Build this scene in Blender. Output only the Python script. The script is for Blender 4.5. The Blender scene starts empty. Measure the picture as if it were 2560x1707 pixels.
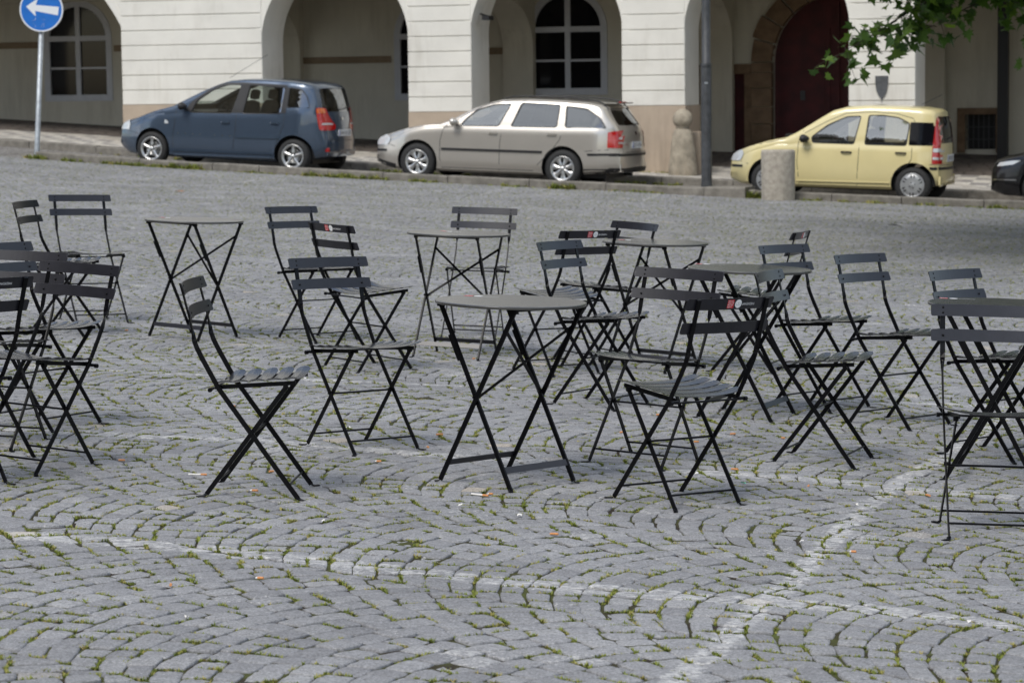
import bpy, bmesh, math, random
import numpy as np
from mathutils import Vector, Matrix
from mathutils.bvhtree import BVHTree
from mathutils.geometry import tessellate_polygon
random.seed(7); RNG = np.random.default_rng(11)
SC = bpy.context.scene; COL = SC.collection; R = math.radians; PI = math.pi

# ------------------------------------------------------------------ camera, sky, sun, exposure
HC = 1.54
cam_d = bpy.data.cameras.new('camera'); cam = bpy.data.objects.new('camera', cam_d); COL.objects.link(cam)
cam_d.sensor_width = 22.3; cam_d.lens = 55.0; cam_d.clip_start = 0.1; cam_d.clip_end = 4000
cam_d.dof.use_dof = True; cam_d.dof.focus_distance = 10.2; cam_d.dof.aperture_fstop = 5.0
_p = math.atan((853.5 - 231.16) / 6313.9); _r = 0.012
_fw = Vector((0, math.cos(_p), -math.sin(_p))); _u0 = Vector((0, math.sin(_p), math.cos(_p))); _r0 = Vector((1, 0, 0))
_rt = math.cos(_r) * _r0 - math.sin(_r) * _u0; _up = math.cos(_r) * _u0 + math.sin(_r) * _r0
_m = Matrix((_rt, _up, -_fw)).transposed().to_4x4(); _m.translation = (0, 0, HC); cam.matrix_world = _m
SC.camera = cam
SUN_EL, SUN_AZ = R(52), R(215)          # azimuth clockwise from +Y: behind the camera, from the left
w = bpy.data.worlds.new('World'); SC.world = w; w.use_nodes = True
nt = w.node_tree; nt.nodes.clear()
o_ = nt.nodes.new('ShaderNodeOutputWorld'); bg = nt.nodes.new('ShaderNodeBackground'); sky = nt.nodes.new('ShaderNodeTexSky')
sky.sky_type = 'NISHITA'; sky.sun_disc = False; sky.sun_elevation = SUN_EL; sky.sun_rotation = SUN_AZ
tc = nt.nodes.new('ShaderNodeTexCoord'); mp = nt.nodes.new('ShaderNodeMapping'); mp.inputs['Scale'].default_value = (1.2, 1.2, 3.0)
nz = nt.nodes.new('ShaderNodeTexNoise'); nz.inputs['Scale'].default_value = 2.2; nz.inputs['Detail'].default_value = 7; nz.inputs['Roughness'].default_value = .55
rp = nt.nodes.new('ShaderNodeValToRGB'); rp.color_ramp.elements[0].position = .45; rp.color_ramp.elements[1].position = .555
rp2 = nt.nodes.new('ShaderNodeValToRGB'); rp2.color_ramp.elements[0].color = (3.4, 3.7, 4.1, 1); rp2.color_ramp.elements[1].color = (9.6, 9.8, 10.0, 1)
rp2.color_ramp.elements[0].position = .42; rp2.color_ramp.elements[1].position = .72
mx = nt.nodes.new('ShaderNodeMix'); mx.data_type = 'RGBA'
L = nt.links.new
L(tc.outputs['Generated'], mp.inputs['Vector']); L(mp.outputs[0], nz.inputs['Vector']); L(nz.outputs['Fac'], rp.inputs[0]); L(nz.outputs['Fac'], rp2.inputs[0])
L(rp.outputs[0], mx.inputs[0]); L(sky.outputs[0], mx.inputs[6]); L(rp2.outputs[0], mx.inputs[7]); L(mx.outputs[2], bg.inputs[0]); L(bg.outputs[0], o_.inputs[0])
bg.inputs[1].default_value = 0.10
sd = bpy.data.lights.new('sun', 'SUN'); sun = bpy.data.objects.new('sun', sd); COL.objects.link(sun)
sd.energy = 1.4; sd.angle = R(24); sd.color = (1, .96, .9)
_sv = Vector((math.sin(SUN_AZ) * math.cos(SUN_EL), math.cos(SUN_AZ) * math.cos(SUN_EL), math.sin(SUN_EL)))
sun.rotation_euler = _sv.to_track_quat('Z', 'Y').to_euler(); sun.location = _sv * 60
SC.view_settings.view_transform = 'Standard'; SC.view_settings.look = 'None'; SC.view_settings.gamma = 1; SC.view_settings.exposure = 0.87
SC.view_settings.use_curve_mapping = False
SC.cycles.max_bounces = 8; SC.cycles.transparent_max_bounces = 12

# ------------------------------------------------------------------ materials
def mat(name, col, rough=.6, spec=.5, metal=0, coat=0, var=0, vscale=8, bump=0, bscale=40, col2=None, crough=.03, obj=True):
    m = bpy.data.materials.new(name); m.use_nodes = True; t = m.node_tree; b = t.nodes['Principled BSDF']
    b.inputs['Base Color'].default_value = (*col, 1); b.inputs['Roughness'].default_value = rough
    b.inputs['Specular IOR Level'].default_value = spec; b.inputs['Metallic'].default_value = metal
    b.inputs['Coat Weight'].default_value = coat; b.inputs['Coat Roughness'].default_value = crough
    tc = t.nodes.new('ShaderNodeTexCoord')
    if var or col2:
        n = t.nodes.new('ShaderNodeTexNoise'); n.inputs['Scale'].default_value = vscale; n.inputs['Detail'].default_value = 6; n.inputs['Roughness'].default_value = .6
        t.links.new(tc.outputs['Object'], n.inputs['Vector'])
        r = t.nodes.new('ShaderNodeValToRGB'); c2 = col2 or tuple(c * (1 - var) for c in col)
        r.color_ramp.elements[0].position = .35; r.color_ramp.elements[1].position = .65
        r.color_ramp.elements[0].color = (*c2, 1); r.color_ramp.elements[1].color = (*[min(1, c * (1 + (0 if col2 else var * .5))) for c in col], 1)
        t.links.new(n.outputs['Fac'], r.inputs[0]); t.links.new(r.outputs[0], b.inputs['Base Color'])
    if bump:
        n = t.nodes.new('ShaderNodeTexNoise'); n.inputs['Scale'].default_value = bscale; n.inputs['Detail'].default_value = 5
        t.links.new(tc.outputs['Object'], n.inputs['Vector'])
        bp = t.nodes.new('ShaderNodeBump'); bp.inputs['Strength'].default_value = bump; bp.inputs['Distance'].default_value = .01
        t.links.new(n.outputs['Fac'], bp.inputs['Height']); t.links.new(bp.outputs[0], b.inputs['Normal'])
    return m
M = {}
M['iron'] = mat('powder_coated_steel', (.003, .003, .004), .34, .16, var=.25, vscale=30)
M['slat'] = mat('slat_steel', (.013, .013, .018), .33, .5, var=.2, vscale=25)
M['seat'] = mat('seat_steel', (.028, .028, .031), .24, .75, var=.2, vscale=25)
M['ttop'] = mat('tabletop_steel', (.050, .049, .047), .25, .8, var=.2, vscale=12)
M['white'] = mat('white_print', (.8, .8, .8), .6)
M['redp'] = mat('red_print', (.5, .015, .02), .6)
M['greyp'] = mat('grey_print', (.35, .35, .35), .6)
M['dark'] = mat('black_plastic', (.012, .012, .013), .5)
M['rubber'] = mat('rubber', (.018, .018, .018), .75, var=.3, vscale=20)
M['alloy'] = mat('alloy', (.55, .55, .54), .3, metal=.85)
M['hub'] = mat('hubcap', (.42, .43, .44), .35, metal=.6)
M['cloth'] = mat('seat_cloth', (.045, .047, .05), .9)
M['lens'] = mat('headlight_lens', (.55, .57, .58), .12, .8, coat=1)
M['chrome'] = mat('chrome', (.8, .8, .8), .15, metal=1)
M['tred'] = mat('red_lens', (.42, .006, .006), .15, .6, coat=1)
M['orange'] = mat('amber_lens', (.6, .13, .02), .2, .6, coat=1)
M['plate'] = mat('plate_white', (.7, .72, .74), .4)
M['pblue'] = mat('plate_blue', (.02, .06, .35), .4)
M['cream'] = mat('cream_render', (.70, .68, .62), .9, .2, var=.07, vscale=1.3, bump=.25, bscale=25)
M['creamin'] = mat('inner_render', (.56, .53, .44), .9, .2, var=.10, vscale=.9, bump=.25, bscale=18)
M['plinth'] = mat('plinth_render', (.43, .35, .27), .9, .2, var=.09, vscale=1.5, bump=.3, bscale=20)
M['bandm'] = mat('stone_band', (.24, .18, .12), .9, .2, var=.15, vscale=3)
M['sand'] = mat('sandstone', (.34, .30, .235), .95, .1, var=.35, vscale=5, bump=.9, bscale=14)
M['sandd'] = mat('portal_sandstone', (.20, .135, .085), .95, .1, var=.3, vscale=4, bump=.7, bscale=12)
M['granite'] = mat('kerb_granite', (.205, .19, .165), .9, .2, var=.3, vscale=7, bump=.8, bscale=30)
M['concrete'] = mat('exposed_concrete', (.40, .365, .31), .95, .1, var=.22, vscale=14, bump=1, bscale=60)
M['frame'] = mat('window_paint', (.50, .51, .53), .5, var=.05)
M['reddoor'] = mat('red_door', (.075, .008, .009), .65, var=.35, vscale=3)
M['glassd'] = mat('dark_pane', (.006, .006, .008), .08, .25)
M['grille'] = mat('grille_iron', (.075, .075, .078), .6)
M['post'] = mat('lamp_post_paint', (.045, .048, .052), .55, var=.45, vscale=10, bump=.4, bscale=30)
M['galv'] = mat('galvanised', (.36, .39, .41), .45, metal=.45, var=.3, vscale=14)
M['sblue'] = mat('sign_blue', (.012, .145, .52), .4, var=.10, vscale=8)
M['swhite'] = mat('sign_white', (.72, .74, .76), .4)
M['sback'] = mat('sign_back', (.3, .31, .32), .5)
M['shield'] = mat('shield_metal', (.085, .09, .095), .55, var=.3, vscale=10)
M['town'] = mat('ochre_render', (.20, .155, .10), .9, .2, var=.2, vscale=1)
M['bark'] = mat('bark', (.09, .075, .055), .95, var=.4, vscale=6, bump=1, bscale=12)
M['butt'] = mat('filter_paper', (.62, .27, .10), .8, var=.2, vscale=200)
M['paper'] = mat('paper_scrap', (.72, .70, .66), .8, var=.1, vscale=40)
M['leaf_o'] = mat('dry_leaf', (.45, .16, .03), .8)
M['mint'] = mat('mint_plastic', (.15, .55, .40), .5)

def weather(m, amt, dark):
    t = m.node_tree; N = t.nodes; K = t.links; b = N['Principled BSDF']; src = b.inputs['Base Color'].links[0].from_socket
    tc = N.new('ShaderNodeTexCoord'); mp = N.new('ShaderNodeMapping'); mp.inputs['Scale'].default_value = (3.0, 3.0, .35); K.new(tc.outputs['Object'], mp.inputs[0])
    n = N.new('ShaderNodeTexNoise'); n.inputs['Scale'].default_value = 1.6; n.inputs['Detail'].default_value = 8; n.inputs['Roughness'].default_value = .68; K.new(mp.outputs[0], n.inputs['Vector'])
    n2 = N.new('ShaderNodeTexNoise'); n2.inputs['Scale'].default_value = .9; n2.inputs['Detail'].default_value = 6; K.new(tc.outputs['Object'], n2.inputs['Vector'])
    ad = N.new('ShaderNodeMath'); ad.operation = 'MULTIPLY'; K.new(n.outputs['Fac'], ad.inputs[0]); K.new(n2.outputs['Fac'], ad.inputs[1])
    r = N.new('ShaderNodeMapRange'); r.inputs[1].default_value = .26; r.inputs[2].default_value = .42; r.inputs[3].default_value = 0; r.inputs[4].default_value = amt; K.new(ad.outputs[0], r.inputs[0])
    q = N.new('ShaderNodeMix'); q.data_type = 'RGBA'; K.new(r.outputs[0], q.inputs[0]); K.new(src, q.inputs[6]); q.inputs[7].default_value = (*dark, 1); K.new(q.outputs[2], b.inputs['Base Color'])
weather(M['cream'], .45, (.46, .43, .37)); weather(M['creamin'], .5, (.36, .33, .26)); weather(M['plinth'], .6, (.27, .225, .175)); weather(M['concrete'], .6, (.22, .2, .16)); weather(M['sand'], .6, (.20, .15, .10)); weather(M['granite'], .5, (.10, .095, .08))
def leafmat():
    m = bpy.data.materials.new('leaf_green'); m.use_nodes = True; t = m.node_tree; b = t.nodes['Principled BSDF']
    at = t.nodes.new('ShaderNodeAttribute'); at.attribute_name = 'rnd'
    r = t.nodes.new('ShaderNodeValToRGB'); r.color_ramp.elements[0].color = (.045, .105, .020, 1); r.color_ramp.elements[1].color = (.26, .40, .05, 1)
    e = r.color_ramp.elements.new(.6); e.color = (.11, .215, .03, 1)
    t.links.new(at.outputs['Fac'], r.inputs[0]); t.links.new(r.outputs[0], b.inputs['Base Color']); b.inputs['Roughness'].default_value = .5
    tr = t.nodes.new('ShaderNodeBsdfTranslucent'); t.links.new(r.outputs[0], tr.inputs[0])
    ms = t.nodes.new('ShaderNodeMixShader'); ms.inputs[0].default_value = .3
    t.links.new(b.outputs[0], ms.inputs[1]); t.links.new(tr.outputs[0], ms.inputs[2]); t.links.new(ms.outputs[0], t.nodes['Material Output'].inputs[0])
    return m
M['leaf'] = leafmat()
def grassmat():
    m = bpy.data.materials.new('moss_green'); m.use_nodes = True; t = m.node_tree; b = t.nodes['Principled BSDF']
    at = t.nodes.new('ShaderNodeAttribute'); at.attribute_name = 'rnd'
    r = t.nodes.new('ShaderNodeValToRGB'); r.color_ramp.elements[0].color = (.10, .13, .022, 1); r.color_ramp.elements[1].color = (.36, .30, .11, 1)
    e = r.color_ramp.elements.new(.5); e.color = (.20, .235, .05, 1)
    t.links.new(at.outputs['Fac'], r.inputs[0]); t.links.new(r.outputs[0], b.inputs['Base Color']); b.inputs['Roughness'].default_value = .9
    b.inputs['Specular IOR Level'].default_value = .15
    return m
M['moss'] = grassmat()
def glassmat(name, tint, k):
    m = bpy.data.materials.new(name); m.use_nodes = True; t = m.node_tree; t.nodes.remove(t.nodes['Principled BSDF'])
    tr = t.nodes.new('ShaderNodeBsdfTransparent'); tr.inputs[0].default_value = (*tint, 1)
    gl = t.nodes.new('ShaderNodeBsdfGlossy'); gl.inputs['Roughness'].default_value = .02; gl.inputs[0].default_value = (.9, .93, .97, 1)
    lw = t.nodes.new('ShaderNodeLayerWeight'); lw.inputs[0].default_value = .35
    ma = t.nodes.new('ShaderNodeMath'); ma.operation = 'MULTIPLY_ADD'; ma.inputs[1].default_value = .8; ma.inputs[2].default_value = k
    ms = t.nodes.new('ShaderNodeMixShader'); t.links.new(lw.outputs['Fresnel'], ma.inputs[0]); t.links.new(ma.outputs[0], ms.inputs[0])
    t.links.new(tr.outputs[0], ms.inputs[1]); t.links.new(gl.outputs[0], ms.inputs[2]); t.links.new(ms.outputs[0], t.nodes['Material Output'].inputs[0])
    return m
M['glass_l'] = glassmat('car_glass_light', (.84, .90, .86), .24)
M['glass_d'] = glassmat('car_glass_dark', (.10, .11, .14), .17)
def paint(name, col, metal=0.0, rough=.35):
    m = mat(name, col, rough, .5, metal, coat=1, var=.04, vscale=2); return m
M['p_blue'] = paint('blue_grey_paint', (.060, .088, .132), .45, .26)
M['p_champ'] = paint('champagne_paint', (.56, .525, .47), .65, .30)
M['p_yellow'] = paint('pale_yellow_paint', (.66, .57, .29), 0, .4)
M['p_black'] = mat('black_paint', (.006, .006, .007), .25, .4, coat=.4)

def nodes_of(m): return m.node_tree.nodes, m.node_tree.links
def stonemat():
    """granite setts: per-stone tint, grain, worn white road paint from a point attribute"""
    m = bpy.data.materials.new('granite_setts'); m.use_nodes = True; N, K = nodes_of(m); b = N['Principled BSDF']
    tc = N.new('ShaderNodeTexCoord'); at = N.new('ShaderNodeAttribute'); at.attribute_name = 'rnd'
    pa = N.new('ShaderNodeAttribute'); pa.attribute_name = 'paint'
    r = N.new('ShaderNodeValToRGB'); e = r.color_ramp.elements
    e[0].color = (.192, .192, .198, 1); e[1].color = (.36, .32, .27, 1); e[1].position = 1.0
    for p_, c_ in ((.25, (.224, .224, .230)), (.8, (.243, .243, .248)), (.993, (.265, .264, .266))):
        q = e.new(p_); q.color = (*c_, 1)
    K.new(at.outputs['Fac'], r.inputs[0])
    n1 = N.new('ShaderNodeTexNoise'); n1.inputs['Scale'].default_value = 130; n1.inputs['Detail'].default_value = 6; n1.inputs['Roughness'].default_value = .7
    n2 = N.new('ShaderNodeTexNoise'); n2.inputs['Scale'].default_value = 1.1; n2.inputs['Detail'].default_value = 5
    n3 = N.new('ShaderNodeTexNoise'); n3.inputs['Scale'].default_value = 38; n3.inputs['Detail'].default_value = 6; n3.inputs['Roughness'].default_value = .75
    for n in (n1, n2, n3): K.new(tc.outputs['Object'], n.inputs['Vector'])
    def mr(src, a, b_, lo, hi):
        q = N.new('ShaderNodeMapRange'); q.inputs[1].default_value = a; q.inputs[2].default_value = b_; q.inputs[3].default_value = lo; q.inputs[4].default_value = hi
        K.new(src, q.inputs[0]); return q.outputs[0]
    def mul(c, f):
        q = N.new('ShaderNodeMix'); q.data_type = 'RGBA'; q.blend_type = 'MULTIPLY'; q.inputs[0].default_value = 1
        K.new(c, q.inputs[6]); K.new(f, q.inputs[7]); return q.outputs[2]
    c = mul(r.outputs[0], mr(n1.outputs['Fac'], .34, .66, .60, 1.42)); c = mul(c, mr(n2.outputs['Fac'], .3, .7, .86, 1.12)); c = mul(c, mr(n3.outputs['Fac'], .3, .7, .78, 1.16))
    # pale dust and lime specks
    n5 = N.new('ShaderNodeTexNoise'); n5.inputs['Scale'].default_value = 75; n5.inputs['Detail'].default_value = 4; n5.inputs['Roughness'].default_value = .6; K.new(tc.outputs['Object'], n5.inputs['Vector'])
    n6 = N.new('ShaderNodeTexNoise'); n6.inputs['Scale'].default_value = 2.3; n6.inputs['Detail'].default_value = 3; K.new(tc.outputs['Object'], n6.inputs['Vector'])
    a5 = N.new('ShaderNodeMath'); a5.operation = 'ADD'; K.new(n5.outputs['Fac'], a5.inputs[0]); K.new(n6.outputs['Fac'], a5.inputs[1])
    q5 = N.new('ShaderNodeMix'); q5.data_type = 'RGBA'; K.new(mr(a5.outputs[0], 1.20, 1.30, 0, .55), q5.inputs[0]); K.new(c, q5.inputs[6]); q5.inputs[7].default_value = (.55, .54, .52, 1); c = q5.outputs[2]
    # paint wear
    wv = N.new('ShaderNodeMapping'); wv.inputs['Scale'].default_value = (.5, 1.6, 1); K.new(tc.outputs['Object'], wv.inputs[0])
    n4 = N.new('ShaderNodeTexNoise'); n4.inputs['Scale'].default_value = 45; n4.inputs['Detail'].default_value = 7; n4.inputs['Roughness'].default_value = .8; K.new(wv.outputs[0], n4.inputs['Vector'])
    ad = N.new('ShaderNodeMath'); ad.operation = 'ADD'; K.new(pa.outputs['Fac'], ad.inputs[0]); K.new(n4.outputs['Fac'], ad.inputs[1])
    pm = mr(ad.outputs[0], 1.0, 1.16, 0, .8)
    q = N.new('ShaderNodeMix'); q.data_type = 'RGBA'; K.new(pm, q.inputs[0]); K.new(c, q.inputs[6]); q.inputs[7].default_value = (.62, .61, .59, 1)
    K.new(q.outputs[2], b.inputs['Base Color']); b.inputs['Roughness'].default_value = .8; b.inputs['Specular IOR Level'].default_value = .3
    bp = N.new('ShaderNodeBump'); bp.inputs['Strength'].default_value = .55; bp.inputs['Distance'].default_value = .004
    K.new(n3.outputs['Fac'], bp.inputs['Height']); K.new(bp.outputs[0], b.inputs['Normal'])
    return m
M['setts'] = stonemat()
def soilmat():
    m = bpy.data.materials.new('joint_soil'); m.use_nodes = True; N, K = nodes_of(m); b = N['Principled BSDF']
    tc = N.new('ShaderNodeTexCoord'); n = N.new('ShaderNodeTexNoise'); n.inputs['Scale'].default_value = 5; n.inputs['Detail'].default_value = 8; n.inputs['Roughness'].default_value = .7
    K.new(tc.outputs['Object'], n.inputs['Vector']); r = N.new('ShaderNodeValToRGB'); e = r.color_ramp.elements
    e[0].position = .42; e[0].color = (.040, .033, .027, 1); e[1].position = .66; e[1].color = (.085, .10, .030, 1); K.new(n.outputs['Fac'], r.inputs[0])
    K.new(r.outputs[0], b.inputs['Base Color']); b.inputs['Roughness'].default_value = 1; b.inputs['Specular IOR Level'].default_value = .05
    return m
M['soil'] = soilmat()
def cobble(name, base, joint, sc, var=.25, green=0):
    m = bpy.data.materials.new(name); m.use_nodes = True; N, K = nodes_of(m); b = N['Principled BSDF']
    tc = N.new('ShaderNodeTexCoord'); v = N.new('ShaderNodeTexVoronoi'); v.feature = 'F1'; v.inputs['Scale'].default_value = sc; v.inputs['Randomness'].default_value = .55
    d = N.new('ShaderNodeTexVoronoi'); d.feature = 'DISTANCE_TO_EDGE'; d.inputs['Scale'].default_value = sc; d.inputs['Randomness'].default_value = .55
    K.new(tc.outputs['Object'], v.inputs['Vector']); K.new(tc.outputs['Object'], d.inputs['Vector'])
    hs = N.new('ShaderNodeSeparateColor'); K.new(v.outputs['Color'], hs.inputs[0])
    r = N.new('ShaderNodeValToRGB'); r.color_ramp.elements[0].color = (*[c * (1 - var) for c in base], 1); r.color_ramp.elements[1].color = (*[c * (1 + var) for c in base], 1)
    K.new(hs.outputs[0], r.inputs[0])
    e = N.new('ShaderNodeMapRange'); e.inputs[1].default_value = .02; e.inputs[2].default_value = .08; K.new(d.outputs['Distance'], e.inputs[0])
    q = N.new('ShaderNodeMix'); q.data_type = 'RGBA'; K.new(e.outputs[0], q.inputs[0]); q.inputs[6].default_value = (*joint, 1); K.new(r.outputs[0], q.inputs[7])
    K.new(q.outputs[2], b.inputs['Base Color']); b.inputs['Roughness'].default_value = .85
    bp = N.new('ShaderNodeBump'); bp.inputs['Strength'].default_value = .6; bp.inputs['Distance'].default_value = .02; K.new(e.outputs[0], bp.inputs['Height']); K.new(bp.outputs[0], b.inputs['Normal'])
    return m
M['road'] = cobble('road_setts', (.21, .20, .19), (.06, .055, .04), 9)
M['floor'] = cobble('arcade_slabs', (.115, .097, .083), (.05, .04, .035), 3.2, .12)
def mosaicmat():
    m = bpy.data.materials.new('mosaic_pavement'); m.use_nodes = True; N, K = nodes_of(m); b = N['Principled BSDF']
    tc = N.new('ShaderNodeTexCoord'); mp = N.new('ShaderNodeMapping'); mp.inputs['Rotation'].default_value = (0, 0, R(19.8)); K.new(tc.outputs['Object'], mp.inputs[0])
    ch = N.new('ShaderNodeTexChecker'); ch.inputs['Scale'].default_value = 3.0; ch.inputs[1].default_value = (.52, .49, .43, 1); ch.inputs[2].default_value = (.25, .235, .22, 1)
    K.new(mp.outputs[0], ch.inputs['Vector']); n = N.new('ShaderNodeTexNoise'); n.inputs['Scale'].default_value = 18; n.inputs['Detail'].default_value = 5; K.new(tc.outputs['Object'], n.inputs['Vector'])
    n2 = N.new('ShaderNodeTexNoise'); n2.inputs['Scale'].default_value = 1.2; K.new(tc.outputs['Object'], n2.inputs['Vector'])
    mr = N.new('ShaderNodeMapRange'); mr.inputs[1].default_value = .3; mr.inputs[2].default_value = .7; mr.inputs[3].default_value = .75; mr.inputs[4].default_value = 1.2; K.new(n.outputs['Fac'], mr.inputs[0])
    r2 = N.new('ShaderNodeMapRange'); r2.inputs[1].default_value = .45; r2.inputs[2].default_value = .6; K.new(n2.outputs['Fac'], r2.inputs[0])
    q0 = N.new('ShaderNodeMix'); q0.data_type = 'RGBA'; K.new(r2.outputs[0], q0.inputs[0]); K.new(ch.outputs[0], q0.inputs[6]); q0.inputs[7].default_value = (.40, .37, .32, 1)
    q = N.new('ShaderNodeMix'); q.data_type = 'RGBA'; q.blend_type = 'MULTIPLY'; q.inputs[0].default_value = 1; K.new(q0.outputs[2], q.inputs[6]); K.new(mr.outputs[0], q.inputs[7])
    K.new(q.outputs[2], b.inputs['Base Color']); b.inputs['Roughness'].default_value = .9
    return m
M['mosaic'] = mosaicmat()

# ------------------------------------------------------------------ mesh helpers
def V3(*a): return Vector(a)
class MB:
    def __init__(s): s.v = []; s.f = []; s.m = []; s.sm = []; s.mats = []; s.cur = 0
    def use(s, k):
        if k not in s.mats: s.mats.append(k)
        s.cur = s.mats.index(k); return s
    def add(s, vs, fs, smooth=False):
        o = len(s.v); s.v += [tuple(v) for v in vs]
        for f in fs: s.f.append([o + i for i in f]); s.m.append(s.cur); s.sm.append(smooth)
        return s
    def box(s, a, b, mtx=None):
        x0, y0, z0 = a; x1, y1, z1 = b
        vs = [(x0, y0, z0), (x1, y0, z0), (x1, y1, z0), (x0, y1, z0), (x0, y0, z1), (x1, y0, z1), (x1, y1, z1), (x0, y1, z1)]
        if mtx: vs = [mtx @ Vector(v) for v in vs]
        return s.add(vs, [(0, 3, 2, 1), (4, 5, 6, 7), (0, 1, 5, 4), (1, 2, 6, 5), (2, 3, 7, 6), (3, 0, 4, 7)])
    def tube(s, pts, r, n=8, caps=True, smooth=True):
        pts = [Vector(p) for p in pts]; rs = r if hasattr(r, '__len__') else [r] * len(pts); rings = []
        up = Vector((0, 0, 1)); prev = None
        for i, p in enumerate(pts):
            t = (pts[min(i + 1, len(pts) - 1)] - pts[max(i - 1, 0)]).normalized()
            if prev is None: a = t.cross(up if abs(t.z) < .9 else Vector((1, 0, 0))).normalized()
            else: a = (prev - t * prev.dot(t)).normalized()
            prev = a; b = t.cross(a)
            rings.append([p + (a * math.cos(2 * PI * k / n) + b * math.sin(2 * PI * k / n)) * rs[i] for k in range(n)])
        vs = [v for q in rings for v in q]; fs = []
        for i in range(len(pts) - 1):
            for k in range(n): fs.append((i * n + k, i * n + (k + 1) % n, (i + 1) * n + (k + 1) % n, (i + 1) * n + k))
        s.add(vs, fs, smooth)
        if caps: s.add(rings[0], [tuple(range(n))[::-1]]); s.add(rings[-1], [tuple(range(n))])
        return s
    def ribbon(s, pts, wd, w, t):
        """flat bar swept along pts; wd = width direction per point"""
        pts = [Vector(p) for p in pts]; n = len(pts); rings = []
        for i, p in enumerate(pts):
            T = (pts[min(i + 1, n - 1)] - pts[max(i - 1, 0)]).normalized(); W = Vector(wd[i]); W = (W - T * W.dot(T)).normalized(); Nn = T.cross(W)
            rings.append([p + W * w / 2 + Nn * t / 2, p - W * w / 2 + Nn * t / 2, p - W * w / 2 - Nn * t / 2, p + W * w / 2 - Nn * t / 2])
        vs = [v for q in rings for v in q]; fs = [(3, 2, 1, 0)]
        for i in range(n - 1):
            for k in range(4): fs.append((i * 4 + k, i * 4 + (k + 1) % 4, i * 4 + 4 + (k + 1) % 4, i * 4 + 4 + k))
        fs.append((n * 4 - 4, n * 4 - 3, n * 4 - 2, n * 4 - 1)); return s.add(vs, fs)
    def lathe(s, prof, n=32, c=(0, 0, 0), axis='z', smooth=True, jit=0):
        vs = []; c = Vector(c)
        for (r, h) in prof:
            for k in range(n):
                a = 2 * PI * k / n; x, y = r * math.cos(a), r * math.sin(a)
                vs.append(c + (Vector((x, y, h)) if axis == 'z' else Vector((x, h, y))))
        fs = []
        for i in range(len(prof) - 1):
            for k in range(n):
                q = (i * n + k, i * n + (k + 1) % n, (i + 1) * n + (k + 1) % n, (i + 1) * n + k)
                fs.append(q if axis == 'z' else q[::-1])
        return s.add(vs, fs, smooth)
    def prism(s, poly, z0, z1, mtx=None, smooth=False):
        """2D polygon (x,y) extruded in z"""
        n = len(poly); vs = [(x, y, z0) for x, y in poly] + [(x, y, z1) for x, y in poly]
        if mtx: vs = [mtx @ Vector(v) for v in vs]
        return s.add(vs, [tuple(range(n))[::-1], tuple(range(n, 2 * n))] + [(i, (i + 1) % n, n + (i + 1) % n, n + i) for i in range(n)], smooth)
    def mesh(s, name):
        me = bpy.data.meshes.new(name); me.from_pydata(s.v, [], s.f); me.update()
        for k in s.mats: me.materials.append(M[k] if isinstance(k, str) else k)
        me.polygons.foreach_set('material_index', s.m); me.polygons.foreach_set('use_smooth', s.sm); me.validate(); me.update(); return me
    def build(s, name, parent=None, clean=True):
        me = s.mesh(name)
        if clean:
            b = bmesh.new(); b.from_mesh(me); bmesh.ops.recalc_face_normals(b, faces=b.faces); b.to_mesh(me); b.free()
        o = bpy.data.objects.new(name, me); COL.objects.link(o)
        if parent: o.parent = parent
        return o
def tag(o, label=None, cat=None, group=None, kind=None):
    if label: o['label'] = label
    if cat: o['category'] = cat
    if group: o['group'] = group
    if kind: o['kind'] = kind
    return o
def empty(name, loc=(0, 0, 0), label=None, cat=None, group=None):
    o = bpy.data.objects.new(name, None); COL.objects.link(o); o.location = loc; o.empty_display_size = .1
    return tag(o, label, cat, group)
def copy_tree(o, parent=None):
    c = o.copy(); COL.objects.link(c); c.parent = parent
    for ch in [x for x in bpy.data.objects if x.parent == o]: copy_tree(ch, c)
    return c
def text_mesh(txt, size, extrude=0):
    cu = bpy.data.curves.new('t', 'FONT'); cu.body = txt; cu.size = size; cu.align_x = 'LEFT'; cu.extrude = extrude; cu.resolution_u = 2
    ob = bpy.data.objects.new('t', cu); COL.objects.link(ob); dg = bpy.context.evaluated_depsgraph_get()
    me = bpy.data.meshes.new_from_object(ob.evaluated_get(dg)); bpy.data.objects.remove(ob); return me
def add_text(mb, txt, size, fn, k, width=None):
    me = text_mesh(txt, size); xs = [v.co.x for v in me.vertices]
    sc = (width / (max(xs) - min(xs))) if width and xs else 1
    mb.use(k); mb.add([fn((v.co.x - min(xs)) * sc, v.co.y) for v in me.vertices], [tuple(p.vertices) for p in me.polygons]); bpy.data.meshes.remove(me)

# ------------------------------------------------------------------ terrain: the square falls to the right; the street runs at 19.8 degrees
TH = R(19.8); SU = Vector((math.cos(TH), -math.sin(TH), 0)); SV = Vector((math.sin(TH), math.cos(TH), 0)); SO = Vector((0, 42.35, 0))
GX = .03755
GU = np.array([-60, -20, -14, -11, -8.9, -6.7, -3.9, -1.65, .92, 2.4, 4.4, 6.75, 9, 14, 20, 60.])
GZ = np.array([2.6, 1.12, .81, .645, .49, .345, .195, .085, -.035, -.09, -.185, -.275, -.36, -.55, -.75, -1.9])
def G(u): return np.interp(u, GU, GZ)
FU = np.array([-30, -14.7, -12.1, -5.8, 1.5, 6, 7.3, 14, 30.]); FZ = np.array([2., 1.107, .94, .609, .36, .295, .262, .1, -.4])
def sm(t): t = np.clip(t, 0, 1); return t * t * (3 - 2 * t)
def uv_of(X, Y):
    x, y = X, Y - 42.35
    return x * SU.x + y * SU.y, x * SV.x + y * SV.y
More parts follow.
